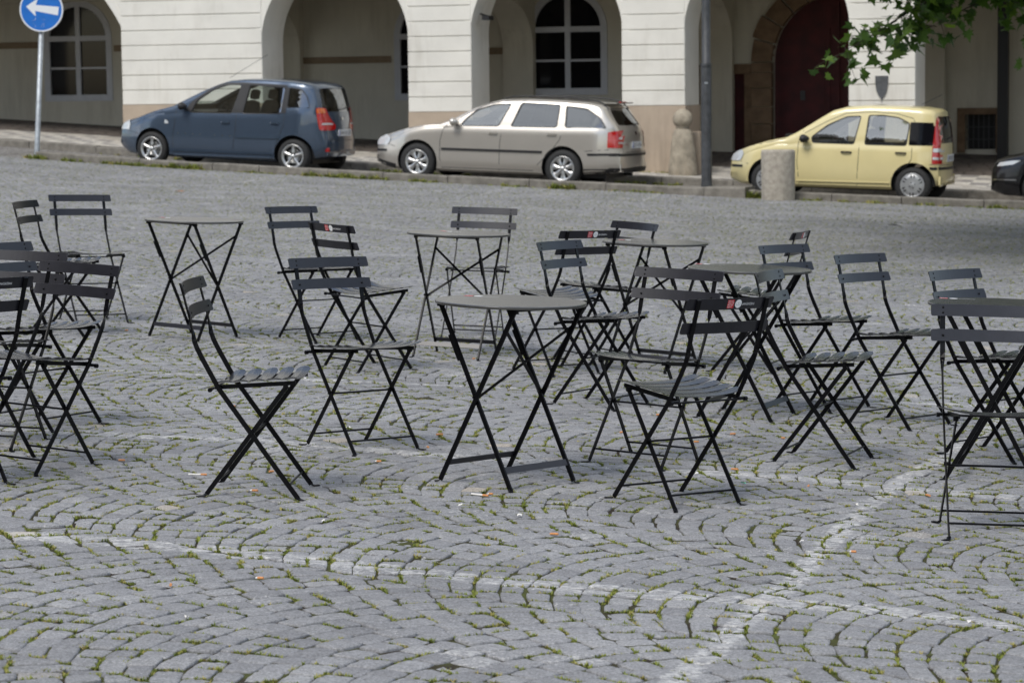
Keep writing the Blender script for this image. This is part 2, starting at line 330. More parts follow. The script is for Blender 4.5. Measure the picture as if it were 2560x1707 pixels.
def gz(X, Y):
    u, v = uv_of(X, Y); wgt = sm((v + 20.) / 19.0)
    return -GX * np.clip(X, -40, 40) * (1 - wgt) + (G(u) + .01) * wgt
def W(u, v, z=None):
    p = SO + SU * u + SV * v; p.z = float(z if z is not None else G(u)); return p
def pave(u, v): 
    t = np.clip((v - 3.7) / 4.5, 0, 1); return (G(u) + .13) * (1 - t) + np.interp(u, FU, FZ) * t

# ------------------------------------------------------------------ ground, road, pavement, kerbs
def grid_sheet(name, us, vs, zf, mk, kind='structure', street=True, smooth=True):
    m = MB().use(mk); n = len(vs); pts = []
    for u in us:
        for v in vs:
            if street: p = W(u, v, zf(u, v))
            else: p = Vector((u, v, zf(u, v)))
            pts.append(p)
    m.add(pts, [(i * n + j, (i + 1) * n + j, (i + 1) * n + j + 1, i * n + j + 1) for i in range(len(us) - 1) for j in range(n - 1)], smooth)
    o = m.build(name, clean=False); return tag(o, kind=kind)
# bed of soil under and around the setts: one sheet that runs to the horizon
xs = [-1500, -400, -120, -60, -40] + list(np.linspace(-28, 28, 57)) + [40, 60, 120, 400, 1500]
ys = [-1500, -300, -60, -20] + list(np.linspace(-6, 66, 73)) + [90, 200, 600, 1800]
def bedz(X, Y):
    u, v = uv_of(X, Y)
    d = .0055 if Y < 19 else .011
    if v > -.8: d = .25 + (0 if v < 9 else .6)
    return float(gz(X, Y)) - d
grid_sheet('ground', xs, ys, bedz, 'soil', street=False)

A_S = R(-38); DD = np.array([math.cos(A_S), math.sin(A_S)]); CC = np.array([-math.sin(A_S), math.cos(A_S)])
BW = 1.42; C0 = .97 * CC[0] + 8.5 * CC[1]; HS = .100
PAINT = [([(-3.5, 8.9), (-1.75, 8.48), (-1.37, 8.41), (-.99, 8.3), (-.5, 8.08), (.02, 7.85), (.43, 7.74), (.75, 7.65), (1.08, 7.59), (1.51, 7.36), (3, 6.6)], .115),
         ([(.1, 5.3), (.41, 6.55), (.56, 6.97), (.74, 7.57), (.91, 8.04), (1.04, 8.52), (1.23, 9.16), (1.56, 10.15), (2.0, 11.24), (2.42, 12.39)], .085),
         ([(-4, 11.5), (-2.27, 11.09), (-1.68, 10.99), (-1.1, 10.95), (-.42, 10.65), (.13, 10.49), (.9, 10.3), (1.28, 10.2), (1.6, 9.99), (2.01, 9.84), (4, 9.2)], .11),
         ([(-3, 13.6), (-.5, 13.2), (1.2, 13.0), (3, 12.8)], .07),
         ([(-.28, 21.62), (.46, 21.1), (1.85, 20.38), (2.97, 19.37), (3.35, 18.9), (3.77, 18.54), (6, 17.)], .08),
         ([(-6.22, 40.6), (-6.09, 42.3)], .07), ([(-4.24, 40.0), (-4.04, 42)], .07), ([(-2.33, 39.4), (-2.06, 41.6)], .07),
         ([(-.45, 38.72), (-.05, 41.)], .07), ([(2.02, 38.4), (2.39, 40.4)], .07), ([(-4, 27.5), (4, 25.2)], .05), ([(-6.5, 35.), (2, 33.)], .05)]
def paint_at(P):
    """P (n,2) -> 0..1 paint mask"""
    out = np.zeros(len(P))
    for pl, hw in PAINT:
        pl = np.array(pl)
        for a, b in zip(pl[:-1], pl[1:]):
            ab = b - a; t = np.clip(((P - a) @ ab) / (ab @ ab), 0, 1); d = np.linalg.norm(P - (a + t[:, None] * ab), axis=1)
            k = .54 if hw > .10 else .55
            out = np.maximum(out, k * np.clip((hw - d) / .045, 0, 1))
    return out
def sett_quads():
    """corner quads (n,4,2) of every sett seen: segmental arcs stacked in parallel bands"""
    Rr = BW / math.sqrt(2); quads = []; hw = math.asin(BW / 2 / Rr)
    # extents in (p,c)
    for k in range(-6, 34):
        cmid = C0 + (k + .5) * BW
        for j in range(-420, 420):
            pj = j * HS
            Xm = DD * pj + CC * cmid
            if Xm[1] < 3.2 or Xm[1] > 48 or abs(Xm[0]) > .235 * Xm[1] + 3.2: continue
            n = 14; a = -hw + 2 * hw * (np.arange(n + 1) + (.5 if j % 2 else 0) + RNG.uniform(-.14, .14, n + 1) - .25) / n
            a = a[(a > -hw + .04) & (a < hw - .04)]; a = np.concatenate([[-hw], a, [hw]])
            t = Rr * np.sin(a); y = -(Rr * np.cos(a) - Rr * math.cos(hw))            # bulge toward -d
            dph = HS * np.cos(a)
            t2 = t - dph * np.sin(a); t2[0] = t[0]; t2[-1] = t[-1]; t2 = np.clip(t2, -BW / 2, BW / 2)
            y2 = HS - (np.sqrt(Rr * Rr - t2 * t2) - Rr * math.cos(hw))
            wob = RNG.normal(0, .0015)
            p1 = np.stack([pj + y + wob, cmid + t], 1); p2 = np.stack([pj + y2 + wob, cmid + t2], 1)
            quads.append(np.stack([p1[:-1], p1[1:], p2[1:], p2[:-1]], 1))
    Q = np.concatenate(quads); XY = Q[..., :1] * DD + Q[..., 1:] * CC
    return XY
Q = sett_quads()
cen = Q.mean(1); uu, vv = uv_of(cen[:, 0], cen[:, 1])
keep = (vv < -.80) & (cen[:, 1] > 4.2) & (np.abs(cen[:, 0]) < .21 * cen[:, 1] + 2.2)
Q = Q[keep]; cen = cen[keep]
# slow drift of the rows so that they are not ruled
Q[..., 0] += .05 * np.sin(Q[..., 1] * 1.1 + Q[..., 0] * .7); Q[..., 1] += .05 * np.sin(Q[..., 0] * 1.3 + 1.7)
Q += RNG.normal(0, .0048, Q.shape)
cen = Q.mean(1)
def build_setts(Q, rings, nper, name_rnd):
    """rings: list of (shrink, dz, sup) outer shape rings from top inward to the skirt"""
    n = len(Q); gap = RNG.uniform(.0014, .0046, n)
    # bilinear params on a superellipse
    ang = np.arange(nper) * 2 * PI / nper; V = []
    e01 = np.linalg.norm(Q[:, 1] - Q[:, 0], axis=1); e12 = np.linalg.norm(Q[:, 2] - Q[:, 1], axis=1)
    sx = 1 - 2 * gap / np.maximum(e01, .02); sy = 1 - 2 * gap / np.maximum(e12, .02); ok = (sx > .3) & (sy > .3)
    tiltx = RNG.normal(0, .016, n); tilty = RNG.normal(0, .016, n); hz = RNG.normal(0, .0018, n)
    for (k, dz, pw) in rings:
        c, s_ = np.cos(ang), np.sin(ang); rr = (np.abs(c) ** pw + np.abs(s_) ** pw) ** (-1 / pw)
        a = rr * c * k; b = rr * s_ * k
        jit = 1 + RNG.normal(0, .014, (n, nper)) * (1 if k > .5 else 0)
        A = (a[None] * jit * sx[:, None] + 1) / 2; B = (b[None] * jit * sy[:, None] + 1) / 2
        A = np.clip(A, .0, 1.); B = np.clip(B, .0, 1.)
        P = ((1 - A) * (1 - B))[..., None] * Q[:, None, 0] + (A * (1 - B))[..., None] * Q[:, None, 1] + (A * B)[..., None] * Q[:, None, 2] + ((1 - A) * B)[..., None] * Q[:, None, 3]
        off = P - Q.mean(1)[:, None]
        z = gz(P[..., 0], P[..., 1]) + dz + hz[:, None] + off[..., 0] * tiltx[:, None] + off[..., 1] * tilty[:, None] + (RNG.normal(0, .0009, (n, nper)) if k > .3 else 0)
        V.append(np.concatenate([P, z[..., None]], -1))
    V = np.stack(V, 1)[ok]                                   # n, rings, nper, 3
    return V
def sett_object():
    near = cen[:, 1] < 17.5
    allv, faces_loops, faces_start, sm_, rnds = [], [], [], [], []
    base = 0; totals = []
    for sel, rings, nper in ((near, [(.45, .0006, 3), (.86, .0, 5.5), (.965, -.0010, 8), (.997, -.0045, 10), (1.0, -.03, 9)], 16), (~near, [(.88, 0, 6), (.99, -.006, 8), (1.0, -.03, 8)], 8)):
        V = build_setts(Q[sel], rings, nper, '')
        n, nr, npp = V.shape[:3]; allv.append(V.reshape(-1, 3)); r_ = RNG.random(n)
        rnds.append(np.repeat(r_, nr * npp))
        idx = np.arange(npp); q = []
        for i in range(nr - 1):
            q.append(np.stack([i * npp + idx, (i + 1) * npp + idx, (i + 1) * npp + (idx + 1) % npp, i * npp + (idx + 1) % npp], 1))
        q = np.concatenate(q); per = nr * npp
        offs = base + np.arange(n) * per
        quads = (offs[:, None, None] + q[None]).reshape(-1, 4); caps = offs[:, None] + idx[None]
        totals.append((quads, caps)); base += n * per
    Vv = np.concatenate(allv).astype(np.float32); rn = np.concatenate(rnds).astype(np.float32)
    loops = []; sizes = []
    for quads, caps in totals:
        loops += [quads.reshape(-1), caps.reshape(-1)]; sizes += [np.full(len(quads), 4), np.full(len(caps), caps.shape[1])]
    loops = np.concatenate(loops).astype(np.int32); sizes = np.concatenate(sizes).astype(np.int32)
    me = bpy.data.meshes.new('cobbled_square'); me.vertices.add(len(Vv)); me.vertices.foreach_set('co', Vv.reshape(-1))
    me.loops.add(len(loops)); me.loops.foreach_set('vertex_index', loops); me.polygons.add(len(sizes))
    st = np.concatenate([[0], np.cumsum(sizes)[:-1]]).astype(np.int32); me.polygons.foreach_set('loop_start', st)
    me.polygons.foreach_set('use_smooth', np.ones(len(sizes), bool)); me.materials.append(M['setts']); me.update(calc_edges=True)
    a = me.attributes.new('rnd', 'FLOAT', 'POINT'); a.data.foreach_set('value', rn)
    b = me.attributes.new('paint', 'FLOAT', 'POINT'); b.data.foreach_set('value', paint_at(Vv[:, :2]).astype(np.float32))
    o = bpy.data.objects.new('cobbled_square', me); COL.objects.link(o); tag(o, kind='structure'); return len(Vv)
print('setts', len(Q), 'verts', sett_object())

# moss and small grass in the joints
def tufts(P, size, blades, spread, name, lab, hvar=.5):
    """P (n,3) points; many small blade triangles"""
    n = len(P); k = blades; a = RNG.uniform(0, 2 * PI, (n, k)); rad = RNG.uniform(0, 1, (n, k)) * spread[:, None]
    h = size[:, None] * RNG.uniform(1 - hvar, 1 + hvar, (n, k)); wd = h * RNG.uniform(.10, .22, (n, k)) + .0011
    bx = P[:, None, 0] + rad * np.cos(a); by = P[:, None, 1] + rad * np.sin(a); bz = P[:, None, 2] + 0 * bx
    t = RNG.uniform(0, 2 * PI, (n, k)); lean = RNG.uniform(.2, 1.3, (n, k)) * h
    v0 = np.stack([bx - wd * np.sin(t), by + wd * np.cos(t), bz], -1); v1 = np.stack([bx + wd * np.sin(t), by - wd * np.cos(t), bz], -1)
    v2 = np.stack([bx + lean * np.cos(t), by + lean * np.sin(t), bz + h], -1)
    V = np.stack([v0, v1, v2], 2).reshape(-1, 3).astype(np.float32); nf = len(V) // 3
    me = bpy.data.meshes.new(name); me.vertices.add(len(V)); me.vertices.foreach_set('co', V.reshape(-1))
    me.loops.add(len(V)); me.loops.foreach_set('vertex_index', np.arange(len(V), dtype=np.int32)); me.polygons.add(nf)
    me.polygons.foreach_set('loop_start', (np.arange(nf) * 3).astype(np.int32)); me.materials.append(M['moss']); me.update(calc_edges=True)
    base = np.repeat(np.clip(RNG.normal(.5, .24, n), 0, 1), k * 3)
    at = me.attributes.new('rnd', 'FLOAT', 'POINT'); at.data.foreach_set('value', np.clip(base + np.repeat(RNG.normal(0, .12, n * k), 3), 0, 1).astype(np.float32))
    o = bpy.data.objects.new(name, me); COL.objects.link(o); return tag(o, lab, kind='stuff')
def joint_points(frac, ymax, ymin=0, along=3):
    sel = (cen[:, 1] < ymax) & (cen[:, 1] >= ymin); q = Q[sel]
    dens = .5 + .5 * np.sin(q[:, 0, 0] * 2.1 + 1.3 * np.sin(q[:, 0, 1] * 1.7)) * np.sin(q[:, 0, 1] * 1.9 + .6)
    pick = RNG.random(len(q)) < frac * (.35 + 1.3 * dens); q = q[pick]
    side = RNG.random(len(q)) < .62
    a = np.where(side[:, None], q[:, 0], q[:, 0]); b = np.where(side[:, None], q[:, 3], q[:, 1])   # radial joint or arc joint
    s0 = RNG.uniform(0, .6, len(q))[:, None]; pts = []
    for i in range(along):
        pts.append(a + (b - a) * np.clip(s0 + i * .8 / along, 0, 1) + RNG.normal(0, .0015, a.shape))
    p = np.concatenate(pts); return np.concatenate([p, (gz(p[:, 0], p[:, 1]) - .005)[:, None]], 1)
p = joint_points(.95, 16, along=7); tufts(p, RNG.uniform(.004, .0105, len(p)), 14, np.full(len(p), .0085), 'moss', 'moss and short grass growing in the joints between the setts')
p = joint_points(.85, 48, 16, along=3); tufts(p, RNG.uniform(.005, .012, len(p)), 6, np.full(len(p), .014), 'moss', 'moss in the joints of the farther setts towards the kerb')

# road behind the near kerb, pavement and arcade floor
UU = np.linspace(-26, 26, 105)
grid_sheet('road', [-200, -60] + list(UU) + [60, 200], [-.62, 0, 1, 2.18], lambda u, v: G(u) - .015, 'road')
grid_sheet('road_surface', [-200, -60, -40, -26, -18, -12, -8.8], [-.84, -.62], lambda u, v: G(u) - .011, 'road')
grid_sheet('pavement', [-200, -60] + list(UU) + [60, 200], [2.34, 3.0, 3.72, 4.4, 5.1], lambda u, v: pave(u, v), 'mosaic')
grid_sheet('arcade_floor', list(UU), [5.1, 6.5, 8.4], lambda u, v: pave(u, v), 'floor')
def kerb(name, u0, u1, v0, v1, top, bot, lab, seg=1.15, sd=1):
    rr = random.Random(sd); m = MB().use('granite'); u = u0
    while u < u1:
        e = min(u1, u + seg * rr.uniform(.75, 1.25)); dz = rr.uniform(-.008, .008); dv = rr.uniform(-.008, .008); b = .016
        n = max(2, int((e - u) / .3)); st = np.linspace(u + .006, e - .006, n + 1); ring = []
        for i, s in enumerate(st):
            zt = G(s) + top + dz + rr.uniform(-.003, .003); zb = G(s) + bot
            ring.append([W(s, v0 + dv, zb), W(s, v0 + dv + rr.uniform(-.003, .003), zt - b), W(s, v0 + dv + b, zt), W(s, v1 - b, zt), W(s, v1, zt - b), W(s, v1, zb)])
        vs = [p for r_ in ring for p in r_]
        fs = [(i * 6 + k, i * 6 + k + 1, i * 6 + 7 + k, i * 6 + 6 + k) for i in range(n) for k in range(5)] + [(0, 1, 2, 3, 4, 5), tuple(n * 6 + k for k in range(6))[::-1]]
        m.add(vs, fs); u = e
    o = m.build(name); return tag(o, kind='structure')
kerb('kerb', -8.58, 24, -.80, -.55, .13, -.12, '')
kerb('kerb', -26, 24, 2.16, 2.36, .13, -.10, '', sd=2)
# raised granite block round the lamp post
m = MB().use('granite'); rr = random.Random(4)
for a, b in ((3.03, 3.62), (3.63, 4.3)):
    vs = []
    for u in (a, b):
        z0 = G(u) - .1; z1 = G(3.6) + .155 + rr.uniform(-.01, .01)
        vs += [W(u, -1.0, z0), W(u, -.985, z1 - .02), W(u, -.96, z1), W(u, -.36, z1), W(u, -.34, z1 - .02), W(u, -.34, z0)]
    m.add(vs, [(k, k + 1, k + 7, k + 6) for k in range(5)] + [(0, 1, 2, 3, 4, 5), (11, 10, 9, 8, 7, 6)])
tag(m.build('kerb_block'), 'raised granite block set into the near kerb around the foot of the lamp post', 'kerb stone')
# weeds along the kerb foot
pts = []; sz = []
def weeds(u0, u1, n, s):
    for _ in range(n):
        u = random.uniform(u0, u1); v = -.83 - abs(random.gauss(0, .05)); q = W(u, v); q.z = float(gz(q.x, q.y)) - .005; pts.append(q); sz.append(s * random.uniform(.5, 1.3))
for a, b, n, s in ((-8.75, -8.3, 26, .06), (-8.0, -7.6, 14, .05), (-7.2, -5.9, 60, .05), (-5.9, -5.3, 34, .07), (-4.6, -3.6, 12, .035), (-3.4, -1.9, 70, .06), (-1.5, -1.0, 16, .05), (.1, .6, 14, .04), (1.0, 1.4, 26, .07),
                   (2.0, 3.0, 16, .035), (4.33, 4.62, 34, .075), (5.2, 6.6, 22, .04), (7, 9, 26, .05), (-8, 9, 120, .025)): weeds(a, b, n, s)
tufts(np.array([tuple(q) for q in pts]), np.array(sz), 16, np.full(len(pts), .045), 'grass', 'grass and weeds growing along the foot of the near kerb')
pts = []; sz = []
for a, b, n in ((-9, -7, 10), (-2.6, -1.5, 26), (1.2, 2.4, 40), (-3.4, -2.8, 22)):
    for _ in range(n):
        u = random.uniform(a, b); v = 2.12 - random.random() * .06; q = W(u, v, G(u) - .01); pts.append(q); sz.append(.045 * random.uniform(.5, 1.3))
for _ in range(40):
    u = random.uniform(.7, 2.0); q = W(u, 3.66, G(u) + .125); pts.append(q); sz.append(.03)
tufts(np.array([tuple(q) for q in pts]), np.array(sz), 14, np.full(len(pts), .04), 'grass', 'sparse grass along the far kerb and the pillar foot')

# ------------------------------------------------------------------ bistro chairs and tables
def frame_at(X, Y, yaw):
    n = Vector((GX, 0, 1)).normalized(); h = Vector((math.cos(yaw), math.sin(yaw), 0)); f = (h - n * h.dot(n)).normalized(); r = f.cross(n)
    m = Matrix((r, f, n)).transposed().to_4x4(); m.translation = (X, Y, float(gz(X, Y))); return m
def twist(z):
    t = min(1, max(0, (z - .565) / .065)); t = t * t * (3 - 2 * t); return t       # 1 = flat face forward, 0 = edge forward
def print_mesh(mb, fn, s=1.0):
    """the printed sticker: red square of white words, white disc, white hashtag; fn(a,b)->point, a to the right, b up"""
    mb.use('redp'); mb.add([fn(a * s, b * s) for a, b in ((0, .001), (.034, .001), (.034, .035), (0, .035))], [(0, 1, 2, 3)])
    for i, t in enumerate(('PRA HA', 'PRA GUE', 'PRA GA', 'PRA G')):
        add_text(mb, t, .0078 * s, lambda x, y, i=i: fn(x + .003 * s, y + (.027 - i * .0080) * s, 1), 'white')
    mb.use('white'); mb.add([fn((.058 + .0175 * math.cos(k * PI / 12)) * s, (.018 + .0175 * math.sin(k * PI / 12)) * s) for k in range(24)], [tuple(range(24))])
    for x0, y0, x1, y1 in ((.047, .021, .049, .012), (.047, .021, .044, .016), (.0575, .023, .0575, .012), (.053, .022, .063, .022), (.068, .021, .066, .012), (.068, .021, .0715, .016), (.047, .013, .069, .013)):
        d = Vector((x1 - x0, y1 - y0)); nn = Vector((-d.y, d.x)).normalized() * .0005
        mb.use('greyp'); mb.add([fn((x0 + nn.x) * s, (y0 + nn.y) * s, 1), fn((x0 - nn.x) * s, (y0 - nn.y) * s, 1), fn((x1 - nn.x) * s, (y1 - nn.y) * s, 1), fn((x1 + nn.x) * s, (y1 + nn.y) * s, 1)], [(0, 1, 2, 3)])
    add_text(mb, '#PRAŽSKÉŽIDLE', .0125 * s, lambda x, y: fn(x + .080 * s, y + .012 * s), 'white', width=.068 * s)
CW = .168
def make_chair():
    root = empty('bistro_chair')
    # two curved back slats
    def slat(zt, yt, zb, yb):
        m = MB().use('slat'); n = 16; ft, bk = [], []
        rows = 3; vs = []
        hw = .213; rc = .007
        def prof(x):  # vertical inset at rounded ends
            e = hw - abs(x); return 0 if e > rc else rc - math.sqrt(max(0, rc * rc - (rc - e) ** 2))
        xs_ = sorted(set([-hw, -hw + .002, -hw + .007] + list(np.linspace(-hw + .02, hw - .02, n)) + [hw - .007, hw - .002, hw]))
        for side in (0, 1):
            for x in xs_:
                sag = .020 * (1 - (x / hw) ** 2); i = prof(x)
                for (z, y, s_) in ((zt, yt, -1), ((zt + zb) / 2, (yt + yb) / 2, 0), (zb, yb, 1)):
                    vs.append((x, y - sag + .012 + (-.0014 if side else .0014) , z + s_ * i))
        N = len(xs_); fs = []
        for i in range(N - 1):
            for k in range(2):
                a = i * 3 + k; fs += [(a, a + 1, a + 4, a + 3), (N * 3 + a, N * 3 + a + 3, N * 3 + a + 4, N * 3 + a + 1)]
            for k in (0, 2): a = i * 3 + k; fs.append((a, a + 3, N * 3 + a + 3, N * 3 + a))
        for i in (0, N - 1):
            for k in range(2): a = i * 3 + k; fs.append((a, a + 1, N * 3 + a + 1, N * 3 + a))
        m.add(vs, fs, False); o = m.build('back_slat', root)
        return o
    t1 = slat(.803, -.271, .760, -.258); t2 = slat(.713, -.2445, .670, -.2315)
    for o, zz, yy in ((t1, (.791, .772), -.268), (t2, (.691,), -.238)):
        b = MB().use('iron')
        for sx in (-1, 1):
            for z in zz: b.lathe([(0, .0035), (.0028, .003), (.0045, .0012), (.005, 0)], 8, (sx * CW, yy + (.791 - z) * .3 * 0 + .0085 + ((.7815 - z) * .30 if len(zz) > 1 else 0), z), 'y')
        b.build('rivet', o)
    # print on the rear of the top slat
    m = MB()
    def fn(a, b_, lift=0):
        x = -.031 + a; z = .7645 + b_; y = -.271 + .30 * (.803 - z) - .020 * (1 - (x / .213) ** 2) + .012 - .0014
        return (x, y - .0006 - .0003 * lift, z)
    print_mesh(m, fn, .93); m.build('sticker', t1, clean=False)
    # uprights that run down to the front feet
    up = [(-.285, .800), (-.272, .757), (-.2595, .712), (-.246, .665), (-.236, .630), (-.227, .610), (-.218, .585), (-.207, .56), (-.186, .52), (-.157, .47), (-.1225, .41), (-.07, .341), (.0, .2485), (.07, .156), (.14, .0635), (.183, .008)]
    for sx in (-1, 1):
        pts, wd = [], []
        for y, z in up:
            k = twist(z); x = sx * (CW if z > .55 else CW + (.171 - CW) * min(1, (.55 - z) / .5)); pts.append((x, y + .0115 if z > .64 else y + .0115 * max(0, (z - .58) / .06), z))
            i = min(range(len(up)), key=lambda q: abs(up[q][1] - z)); a = up[max(0, i - 1)]; b = up[min(len(up) - 1, i + 1)]
            T = Vector((0, b[0] - a[0], b[1] - a[1])).normalized(); side = Vector((1, 0, 0)); edge = T.cross(side)
            ang = (1 - k) * PI / 2; wd.append(side * math.cos(ang) + edge * math.sin(ang))
        m = MB().use('iron').ribbon(pts, wd, .018, .0055)
        m.ribbon([(sx * .171, .180, .012), (sx * .174, .190, .0035), (sx * .196, .210, .0028)], [(1, -sx * 1., 0)] * 3, .016, .004)
        m.build('upright', root)
    # rear legs
    for sx in (-1, 1):
        a = Vector((sx * .156, .133, .428)); b = Vector((sx * .160, -.164, .010)); T = (b - a).normalized(); e = T.cross(Vector((1, 0, 0)))
        m = MB().use('iron').ribbon([a, a.lerp(b, .5), b], [e] * 3, .0175, .0055)
        m.ribbon([(sx * .160, -.163, .012), (sx * .163, -.173, .0035), (sx * .183, -.196, .0028)], [(1, sx * 1., 0)] * 3, .016, .004)
        m.tube([(sx * .149, .128, .427), (sx * .167, .128, .427)], .009, 10)
        m.tube([(sx * .152, .0, .2475), (sx * .176, .0, .2475)], .007, 8)
        m.build('leg', root)
    # seat rails, seat slats
    for sx in (-1, 1):
        m = MB().use('iron'); m.ribbon([(sx * .150, -.140, .4125), (sx * .150, .04, .4285), (sx * .150, .165, .4395)], [(0, 0, 1)] * 3, .016, .005)
        m.tube([(sx * .147, -.150, .408), (sx * .184, -.150, .408)], .0065, 8); m.tube([(sx * .178, -.152, .406), (sx * .190, -.152, .406)], .009, 8)
        m.build('seat_rail', root)
    for i in range(5):
        yc = -.105 + i * .0625; m = MB().use('seat'); n = 14; vs = []; hw = .196; tl = .088
        for side in (0, 1):
            for k in range(n + 1):
                x = -hw + 2 * hw * k / n; q = (abs(x) / hw); rise = .019 * q ** 2.6; e = 1 - .35 * max(0, (q - .88) / .12) ** 1.5
                z0 = .4345 + yc * .088 + rise
                for s_ in (-1, 0, 1):
                    vs.append((x, yc + s_ * .0265 * e, z0 + s_ * .0265 * tl + (-.0022 if s_ else 0) - (.0022 if side else 0)))
        N = n + 1; fs = []
        for k in range(n):
            for j in (0, 1): a = k * 3 + j; fs += [(a, a + 3, a + 4, a + 1), (N * 3 + a, N * 3 + a + 1, N * 3 + a + 4, N * 3 + a + 3)]
            for j in (0, 2): a = k * 3 + j; fs.append((a, a + 3, N * 3 + a + 3, N * 3 + a))
        for k in (0, n):
            for j in (0, 1): a = k * 3 + j; fs.append((a, a + 1, N * 3 + a + 1, N * 3 + a))
        m.add(vs, fs, False); m.build('seat_slat', root)
    for (y, z, x) in ((.147, .055, .168), (-.132, .055, .158), (.004, .2435, .158), (-.149, .405, .166)):
        MB().use('iron').tube([(-x, y, z), (x, y, z)], .0042, 8).build('stretcher', root)
    return root
def make_table():
    root = empty('bistro_table'); ht = .7215
    m = MB().use('ttop'); m.lathe([(0, ht), (.294, ht), (.2985, ht - .001), (.300, ht - .003), (.300, ht - .0105), (.2985, ht - .012), (.297, ht - .0115), (.297, ht - .003), (0, ht - .003)], 96, smooth=False)
    me = m.build('tabletop', root)
    m = MB()
    def fn(a, b_, lift=0): return (a - .09, b_ - .018, ht + .0006 + .0003 * lift)
    print_mesh(m, fn, 1.0); pr = m.build('sticker', me, clean=False)
    H2 = .2
    # braced pair: feet at y=-.172, tops at y=+.2 ; plain pair: feet at y=+.192, tops at y=-.2
    def leg(sx, yf, yt, xo, knob=True):
        a = Vector((sx * (.199 + xo), yf, .008)); b = Vector((sx * (.199 + xo), yt, ht - .020)); T = (b - a).normalized(); e = T.cross(Vector((1, 0, 0)))
        m = MB().use('iron').ribbon([a, a.lerp(b, .5), b], [e] * 3, .0185, .008)
        s = -1 if yf < 0 else 1
        m.ribbon([a + Vector((0, 0, .004)), a + Vector((sx * .003, s * .006, -.0045)), a + Vector((sx * .016, s * .016, -.0055))], [(1, -sx * s, 0)] * 3, .017, .004)
        m.box((a.x - .006, yt - .016, ht - .028), (a.x + .006, yt + .016, ht - .012)); return m
    for sx in (-1, 1): leg(sx, -.172, .2, 0).build('leg', root)
    for sx in (-1, 1):
        m = leg(sx, .192, -.2, -.011 * 1)
        # fold latch on the plain pair
        b = Vector((sx * .188, .192, .008)).lerp(Vector((sx * .188, -.2, ht - .02)), .70); c = Vector((sx * .188, .192, .008)).lerp(Vector((sx * .188, -.2, ht - .02)), .84)
        T = (c - b).normalized(); e = T.cross(Vector((1, 0, 0))); off = e * (-.006)
        m.ribbon([b + off, c + off], [e] * 2, .022, .014); m.build('leg', root)
    for y, o_, z in ((-.172 + .372 * .09, 0, .08), (.192 - .392 * .09, 0, .08)):
        x = .197 if y < 0 else .186
        T = Vector((0, .372 if y < 0 else -.392, .69)).normalized()
        MB().use('slat').ribbon([(-x, y, z), (x, y, z)], [T] * 2, .026, .004).build('stretcher', root)
    MB().use('iron').ribbon([(-.197, .0, .34), (.197, .155, .625)], [Vector((-.6, .35, .8))] * 2, .013, .004).build('brace', root)
    MB().use('iron').ribbon([(.197, -.007, .335), (-.197, .150, .62)], [Vector((.6, .35, .8))] * 2, .013, .004).build('brace', root)
    for y in (.2, -.2):
        MB().use('iron').tube([(-.199, y, ht - .018), (.199, y, ht - .018)], .004, 6).build('hinge_rod', root)
    MB().use('iron').tube([(-.205, .0, .352), (-.18, .0, .352)], .006, 8).tube([(.18, .0, .352), (.205, .0, .352)], .006, 8).build('pivot', root)
    return root, pr
CH = [  # X, Y, yaw, label
 (-2.74, 15.40, -9.5, 'dark chair facing right at the far left back, narrow tilted backrest nearest the photo edge'),
 (-2.71, 16.26, -60.0, 'grey-backed chair at the far left, its wide backrest flat-on and highest of its cluster'),
 (-2.11, 11.28, -29.2, 'chair at the left edge with bluish grey backrest half cut off, turned to the right'),
 (-2.21, 10.66, -105.8, 'black chair whose long dark backrest runs off the left edge behind another dark backrest'),
 (-1.92, 10.04, -121.5, 'black chair in the left cluster with both dark slats wholly in view'),
 (-2.17, 9.55, 137.0, 'chair cut by the left edge, seen from behind with white lettering end on its backrest'),
 (-.98, 9.54, -4.0, 'lone black chair in side view facing right, nearest chair left of the middle'),
 (-1.20, 15.44, -43.8, 'far grey-backed chair partly behind the small badged chair, left of centre'),
 (-.81, 13.90, 39.7, 'badged chair seen from behind, black curved back behind a front grey backrest, left of centre'),
 (-.66, 10.80, -49.2, 'chair with wide grey backrest turned right, directly left of the front round table'),
 (-.24, 15.88, -100.5, 'far chair with dark grey back standing behind the round table at the centre'),
 (.43, 12.53, -33.0, 'chair with small tilted grey backrest just behind the right rim of the front table'),
 (.25, 13.95, 127.1, 'badged chair seen from behind, its black back overlapped by a small tilted grey backrest'),
 (.49, 14.59, -143.5, 'farthest dark chair right of centre, only its top slat above the small far tabletop'),
 (.56, 10.60, -121.1, 'wide dark front-facing backrest just behind the big badged chair in front'),
 (.63, 9.54, 126.7, 'front black chair seen from behind, red square and white disc large on its backrest'),
 (1.32, 10.74, -21.4, 'black chair in side view facing right, pale seat slats, right of the big badged chair'),
 (1.55, 12.67, -42.6, 'bluish-backed chair partly hidden by the right rim of the wide right-hand tabletop'),
 (1.36, 14.30, 160.1, 'chair beyond the wide right-hand table, only a short tilted badged slat showing'),
 (1.85, 12.05, -43.1, 'grey-backed chair standing free between the wide right-hand table and the edge table'),
 (2.14, 11.07, -42.2, 'chair whose grey backrest rises just behind the table at the right edge'),
 (1.72, 9.02, -92.4, 'nearest chair at the right edge, wide grey slats cut off, legs seen as thin lines')]
proto = make_chair()
for i, (X, Y, a, lab) in enumerate(CH):
    o = proto if i == 0 else copy_tree(proto)
    o.matrix_world = frame_at(X, Y, R(a)); tag(o, lab, 'folding chair', 'folding chairs on the square')
